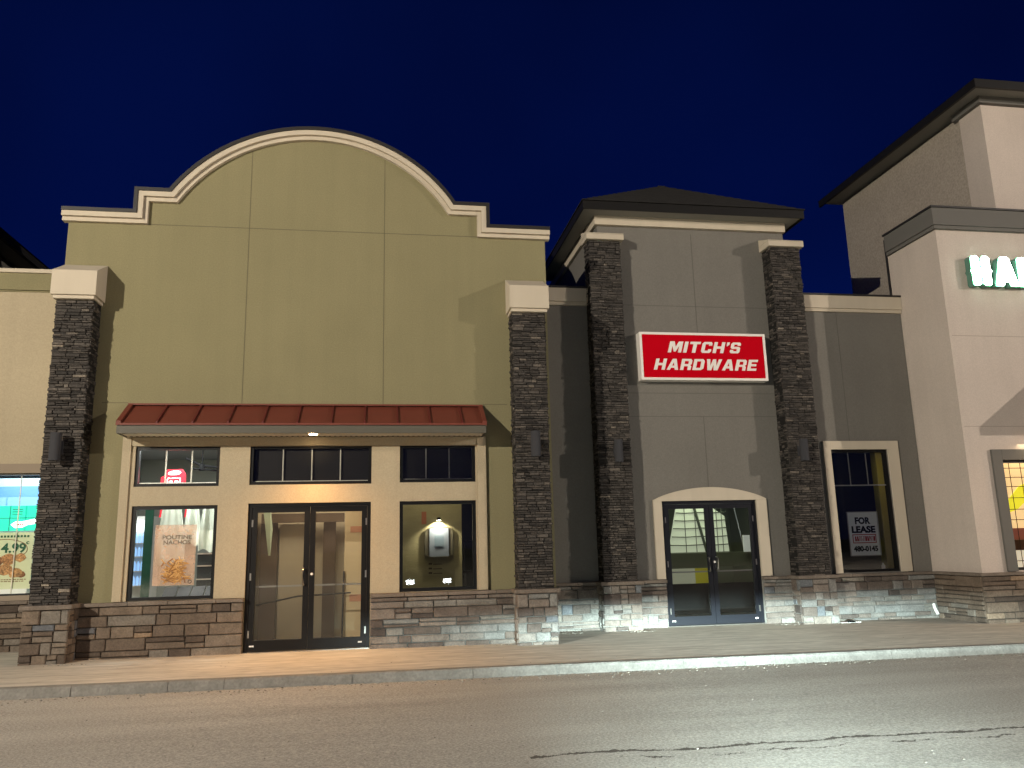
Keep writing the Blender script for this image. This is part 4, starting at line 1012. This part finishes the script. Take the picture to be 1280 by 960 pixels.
# --- far right window: warm shelf wall
room(G, 11.3, 14.8, gy+.21, 2.6, 0, 3.4, mat('warm_inner_wall', (.6,.5,.35)))
WR = thing('wire_grid_display', 'warm lit wire grid display with yellow band behind far right window', 'display', (12.5,.6,0))
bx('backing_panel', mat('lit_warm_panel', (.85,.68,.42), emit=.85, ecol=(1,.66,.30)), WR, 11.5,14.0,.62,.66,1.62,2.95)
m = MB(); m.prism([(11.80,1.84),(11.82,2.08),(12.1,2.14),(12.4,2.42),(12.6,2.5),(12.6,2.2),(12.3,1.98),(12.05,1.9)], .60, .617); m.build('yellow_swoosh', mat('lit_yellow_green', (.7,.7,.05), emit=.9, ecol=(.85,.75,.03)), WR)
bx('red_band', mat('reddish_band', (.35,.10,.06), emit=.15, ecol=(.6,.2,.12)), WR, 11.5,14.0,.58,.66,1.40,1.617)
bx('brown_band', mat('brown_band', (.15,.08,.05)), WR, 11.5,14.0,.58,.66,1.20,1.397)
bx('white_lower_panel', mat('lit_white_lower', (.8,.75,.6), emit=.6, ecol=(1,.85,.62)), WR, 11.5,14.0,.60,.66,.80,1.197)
m = MB()
for z in (2.78,2.60,2.42,2.20,1.98,1.78,1.0): m.tube([(11.5,.56,z),(14,.56,z)], .007, 5)
for x in (12.03,12.2,12.45,12.8): m.tube([(x,.55,.8),(x,.55,2.95)], .007, 5)
m.build('wire_grid', mat('dark_wire', (.08,.05,.03)), WR)
area('right_shop_lamp', (12.6,.45,3.2), 1.0, 14, (1,.8,.5))

# ================================================================== things behind the viewer (seen as reflections, and the sources of the light)
M_car = mat('dark_car_paint', (.03,.035,.045), rough=.25, spec=.6); M_carg = mat('car_glass', (.01,.01,.012), rough=.05, spec=.8)
M_tyre = mat('tyre_rubber', (.015,.015,.015), rough=.9); M_rim = mat('alloy', (.4,.4,.42), rough=.35, metal=1)
CR = thing('parked_car', 'dark hatchback with headlights on, facing the shops', 'car', (0,0,0))
prof = [(0,.28),(-.02,.62),(.06,.74),(.9,.92),(1.25,.97),(1.95,1.40),(2.6,1.47),(3.5,1.42),(4.05,1.02),(4.25,.95),(4.3,.35),(4.2,.26),(3.85,.24),(3.82,.5),(3.6,.66),(3.3,.66),(3.08,.5),(3.05,.24),(1.2,.24),(1.17,.5),(.95,.66),(.65,.66),(.43,.5),(.4,.24)]
m = MB(); n = len(prof); vs = []
for s, k in ((-.85,.93),(-.89,1),(.89,1),(.85,.93)):
    for (l_, z) in prof:
        nar = 1 if z < .95 else 1-.22*(z-.95)/.5
        vs.append((s*nar, -l_ if k == 1 else -(l_-2.15)*.985-2.15, z))
fs = [((r*n+i), (r*n+(i+1)%n), ((r+1)*n+(i+1)%n), ((r+1)*n+i)) for r in range(3) for i in range(n)]
m.poly(vs, fs); m.poly(vs[:n], [tuple(range(n))]); m.poly(vs[3*n:], [tuple(range(n-1,-1,-1))])
m.build('body', M_car, CR, bevel=.02)
m = MB(); m.poly([(-.74,-1.34,1.0),(.74,-1.34,1.0),(.66,-1.93,1.385),(-.66,-1.93,1.385)],[(0,1,2,3)]); m.xform(Matrix.Translation((0,.025,.02))); m.build('windscreen', M_carg, CR)
for sx_ in (-1, 1):
    m = MB(); m.poly([(sx_*.895,-1.55,.98),(sx_*.80,-2.0,1.33),(sx_*.79,-3.4,1.33),(sx_*.88,-3.75,1.0)],[(0,1,2,3)]); m.build('side_window', M_carg, CR)
    for yy in (-.8, -3.45):
        MB().cyl((sx_*.87-(.0 if sx_ < 0 else .18)*1.0, yy, .33), .32, .18, 'x', 24).build('wheel', M_tyre, CR)
    H_ = MB(); H_.box(sx_*.62-.13, sx_*.62+.13, -.03, .035, .55, .68); H_.build('headlight', mat('lit_headlamp', (1,1,1), emit=45, ecol=(.92,.97,1)), CR)
CR.location = (1.55,-13.1,-.17); CR.rotation_euler = (0,0,radians(-14))

def headlamp(x, y, z, aim, power):
    """car headlamp beam: level cut-off at the top, brightest just under it (photometric curve of the lamp)"""
    l = bpy.data.lights.new('headlamp_beam', 'SPOT'); l.energy = power; l.color = (.74,.96,.96); l.spot_size = radians(110); l.spot_blend = .9; l.shadow_soft_size = .03
    l.use_nodes = True; N = l.node_tree.nodes; L = l.node_tree.links; em = N['Emission']
    tc = N.new('ShaderNodeTexCoord'); sp = N.new('ShaderNodeSeparateXYZ'); L.new(tc.outputs['Normal'], sp.inputs[0])
    def ramp(src, stops):
        r = N.new('ShaderNodeValToRGB'); L.new(src, r.inputs[0]); e = r.color_ramp.elements
        while len(e) < len(stops): e.new(.5)
        for q, (p, c) in zip(e, stops): q.position = p; q.color = (c, c, c, 1)
        return r.outputs[0]
    mv = N.new('ShaderNodeMath'); mv.operation = 'MULTIPLY_ADD'; mv.inputs[1].default_value = 2.0; mv.inputs[2].default_value = .5; L.new(sp.outputs['Y'], mv.inputs[0])
    v = ramp(mv.outputs[0], [(0,.02),(.2,.22),(.35,.30),(.403,.33),(.425,.80),(.445,1),(.475,.58),(.500,.15),(.513,.004)])
    mh = N.new('ShaderNodeMath'); mh.operation = 'MULTIPLY_ADD'; mh.inputs[1].default_value = .5; mh.inputs[2].default_value = .5; L.new(sp.outputs['X'], mh.inputs[0])
    h = ramp(mh.outputs[0], [(.27,0),(.37,.14),(.43,.75),(.47,1),(.54,1),(.61,.42),(.72,.15),(.88,.05)])
    mm = N.new('ShaderNodeMath'); mm.operation = 'MULTIPLY'; L.new(v, mm.inputs[0]); L.new(h, mm.inputs[1]); L.new(mm.outputs[0], em.inputs['Strength'])
    o = bpy.data.objects.new('headlamp_beam', l); COL.objects.link(o); o.location = (x, y, z)
    d = Vector(aim)-Vector((x,y,z)); o.rotation_euler = d.to_track_quat('-Z', 'Y').to_euler(); return o
Mc = Matrix.Translation(CR.location) @ Matrix.Rotation(radians(-14), 4, 'Z')
HEAD = 40000
for s in (-1, 1):
    p = Mc @ Vector((s*.62, .06, .615)); aim = p + Vector((sin(radians(17)), cos(radians(17)), -.000))*10
    headlamp(p.x, p.y, p.z, aim, HEAD)

def lot_lamp(x, y, h, aimx, power, col, label):
    t = thing('parking_lot_lamp', label, 'lamp post', (x,y,gz(x)-.1), 'tall lamp posts of the car park')
    dirv = Vector((aimx-x, 0-y, 0)).normalized()
    MB().cyl((x,y,-.3), .3, .75, 'z', 20).build('concrete_footing', M_kerb, t)
    MB().cyl((x,y,.45), .09, h-.45+.1, 'z', 16, .06).build('pole', M_lampbody, t)
    hd = MB(); hd.box(-.18,.18,.1,.75,.0,.10); hd.xform(Matrix.Translation((x,y,h)) @ Matrix.Rotation(atan2(-dirv.x, dirv.y), 4, 'Z')); hd.build('lamp_head', M_lampbody, t)
    hl = MB(); hl.box(-.14,.14,.2,.7,-.012,-.002); hl.xform(Matrix.Translation((x,y,h)) @ Matrix.Rotation(atan2(-dirv.x, dirv.y), 4, 'Z')); hl.build('lamp_lens', mat('lit_lot_lens', (1,.9,.7), emit=40, ecol=(1,.85,.6)), t)
    p = Vector((x,y,h-.06)) + dirv*.45
    point('lot_lamp_light', p, power, col, .08)
lot_lamp(-17.8,-22,9.4, -1, 33500, (1,.905,.745), 'tall lamp post left of the car park, behind the viewer')
lot_lamp(38,-20,11.5, 5, 30000, (1,.87,.73), 'tall lamp post far right of the car park, behind the viewer')

# ================================================================== sky
W = bpy.data.worlds.new('World'); SC.world = W; W.use_nodes = True
N = W.node_tree.nodes; L = W.node_tree.links; bg = N['Background']
tc = N.new('ShaderNodeTexCoord'); sp = N.new('ShaderNodeSeparateXYZ'); L.new(tc.outputs['Generated'], sp.inputs[0])
r = N.new('ShaderNodeValToRGB'); L.new(sp.outputs['Z'], r.inputs[0]); e = r.color_ramp.elements
e[0].position = 0; e[0].color = (.0009,.0068,.074,1); e[1].position = .75; e[1].color = (.0004,.0028,.028,1)
q = e.new(.35); q.color = (.0004,.0034,.042,1)
nz = N.new('ShaderNodeTexNoise'); nz.inputs['Scale'].default_value = 2.2; nz.inputs['Detail'].default_value = 3; L.new(tc.outputs['Generated'], nz.inputs['Vector'])
mr = N.new('ShaderNodeMapRange'); mr.inputs['From Min'].default_value = .3; mr.inputs['From Max'].default_value = .7; mr.inputs['To Min'].default_value = .78; mr.inputs['To Max'].default_value = 1.25; L.new(nz.outputs['Fac'], mr.inputs['Value'])
mxs = N.new('ShaderNodeMix'); mxs.data_type = 'RGBA'; mxs.blend_type = 'MULTIPLY'; mxs.inputs['Factor'].default_value = 1; L.new(r.outputs[0], mxs.inputs['A']); L.new(mr.outputs[0], mxs.inputs['B'])
L.new(mxs.outputs['Result'], bg.inputs[0]); bg.inputs[1].default_value = 1.0

# ================================================================== camera
cam = bpy.data.cameras.new('camera'); co = bpy.data.objects.new('camera', cam); COL.objects.link(co)
cam.sensor_width = 36; cam.lens = 997.34/1280*36; cam.clip_end = 2000; cam.clip_start = .05
yaw, pitch, roll = .16531, .19913, -.02436
fwd = Vector((sin(yaw)*cos(pitch), cos(yaw)*cos(pitch), sin(pitch))); rt = Vector((cos(yaw), -sin(yaw), 0)); up = rt.cross(fwd)
r2 = rt*cos(roll)+up*sin(roll); u2 = -rt*sin(roll)+up*cos(roll)
Mx = Matrix(((r2.x,u2.x,-fwd.x),(r2.y,u2.y,-fwd.y),(r2.z,u2.z,-fwd.z))).to_4x4(); Mx.translation = (0,-13.4,1.53)
co.matrix_world = Mx; SC.camera = co
SC.view_settings.view_transform = 'Standard'; SC.view_settings.look = 'None'; SC.view_settings.exposure = 0; SC.view_settings.gamma = 1
SC.render.engine = 'CYCLES'; SC.cycles.use_denoising = True
SC.cycles.max_bounces = 6; SC.cycles.transparent_max_bounces = 12; SC.cycles.sample_clamp_indirect = 4
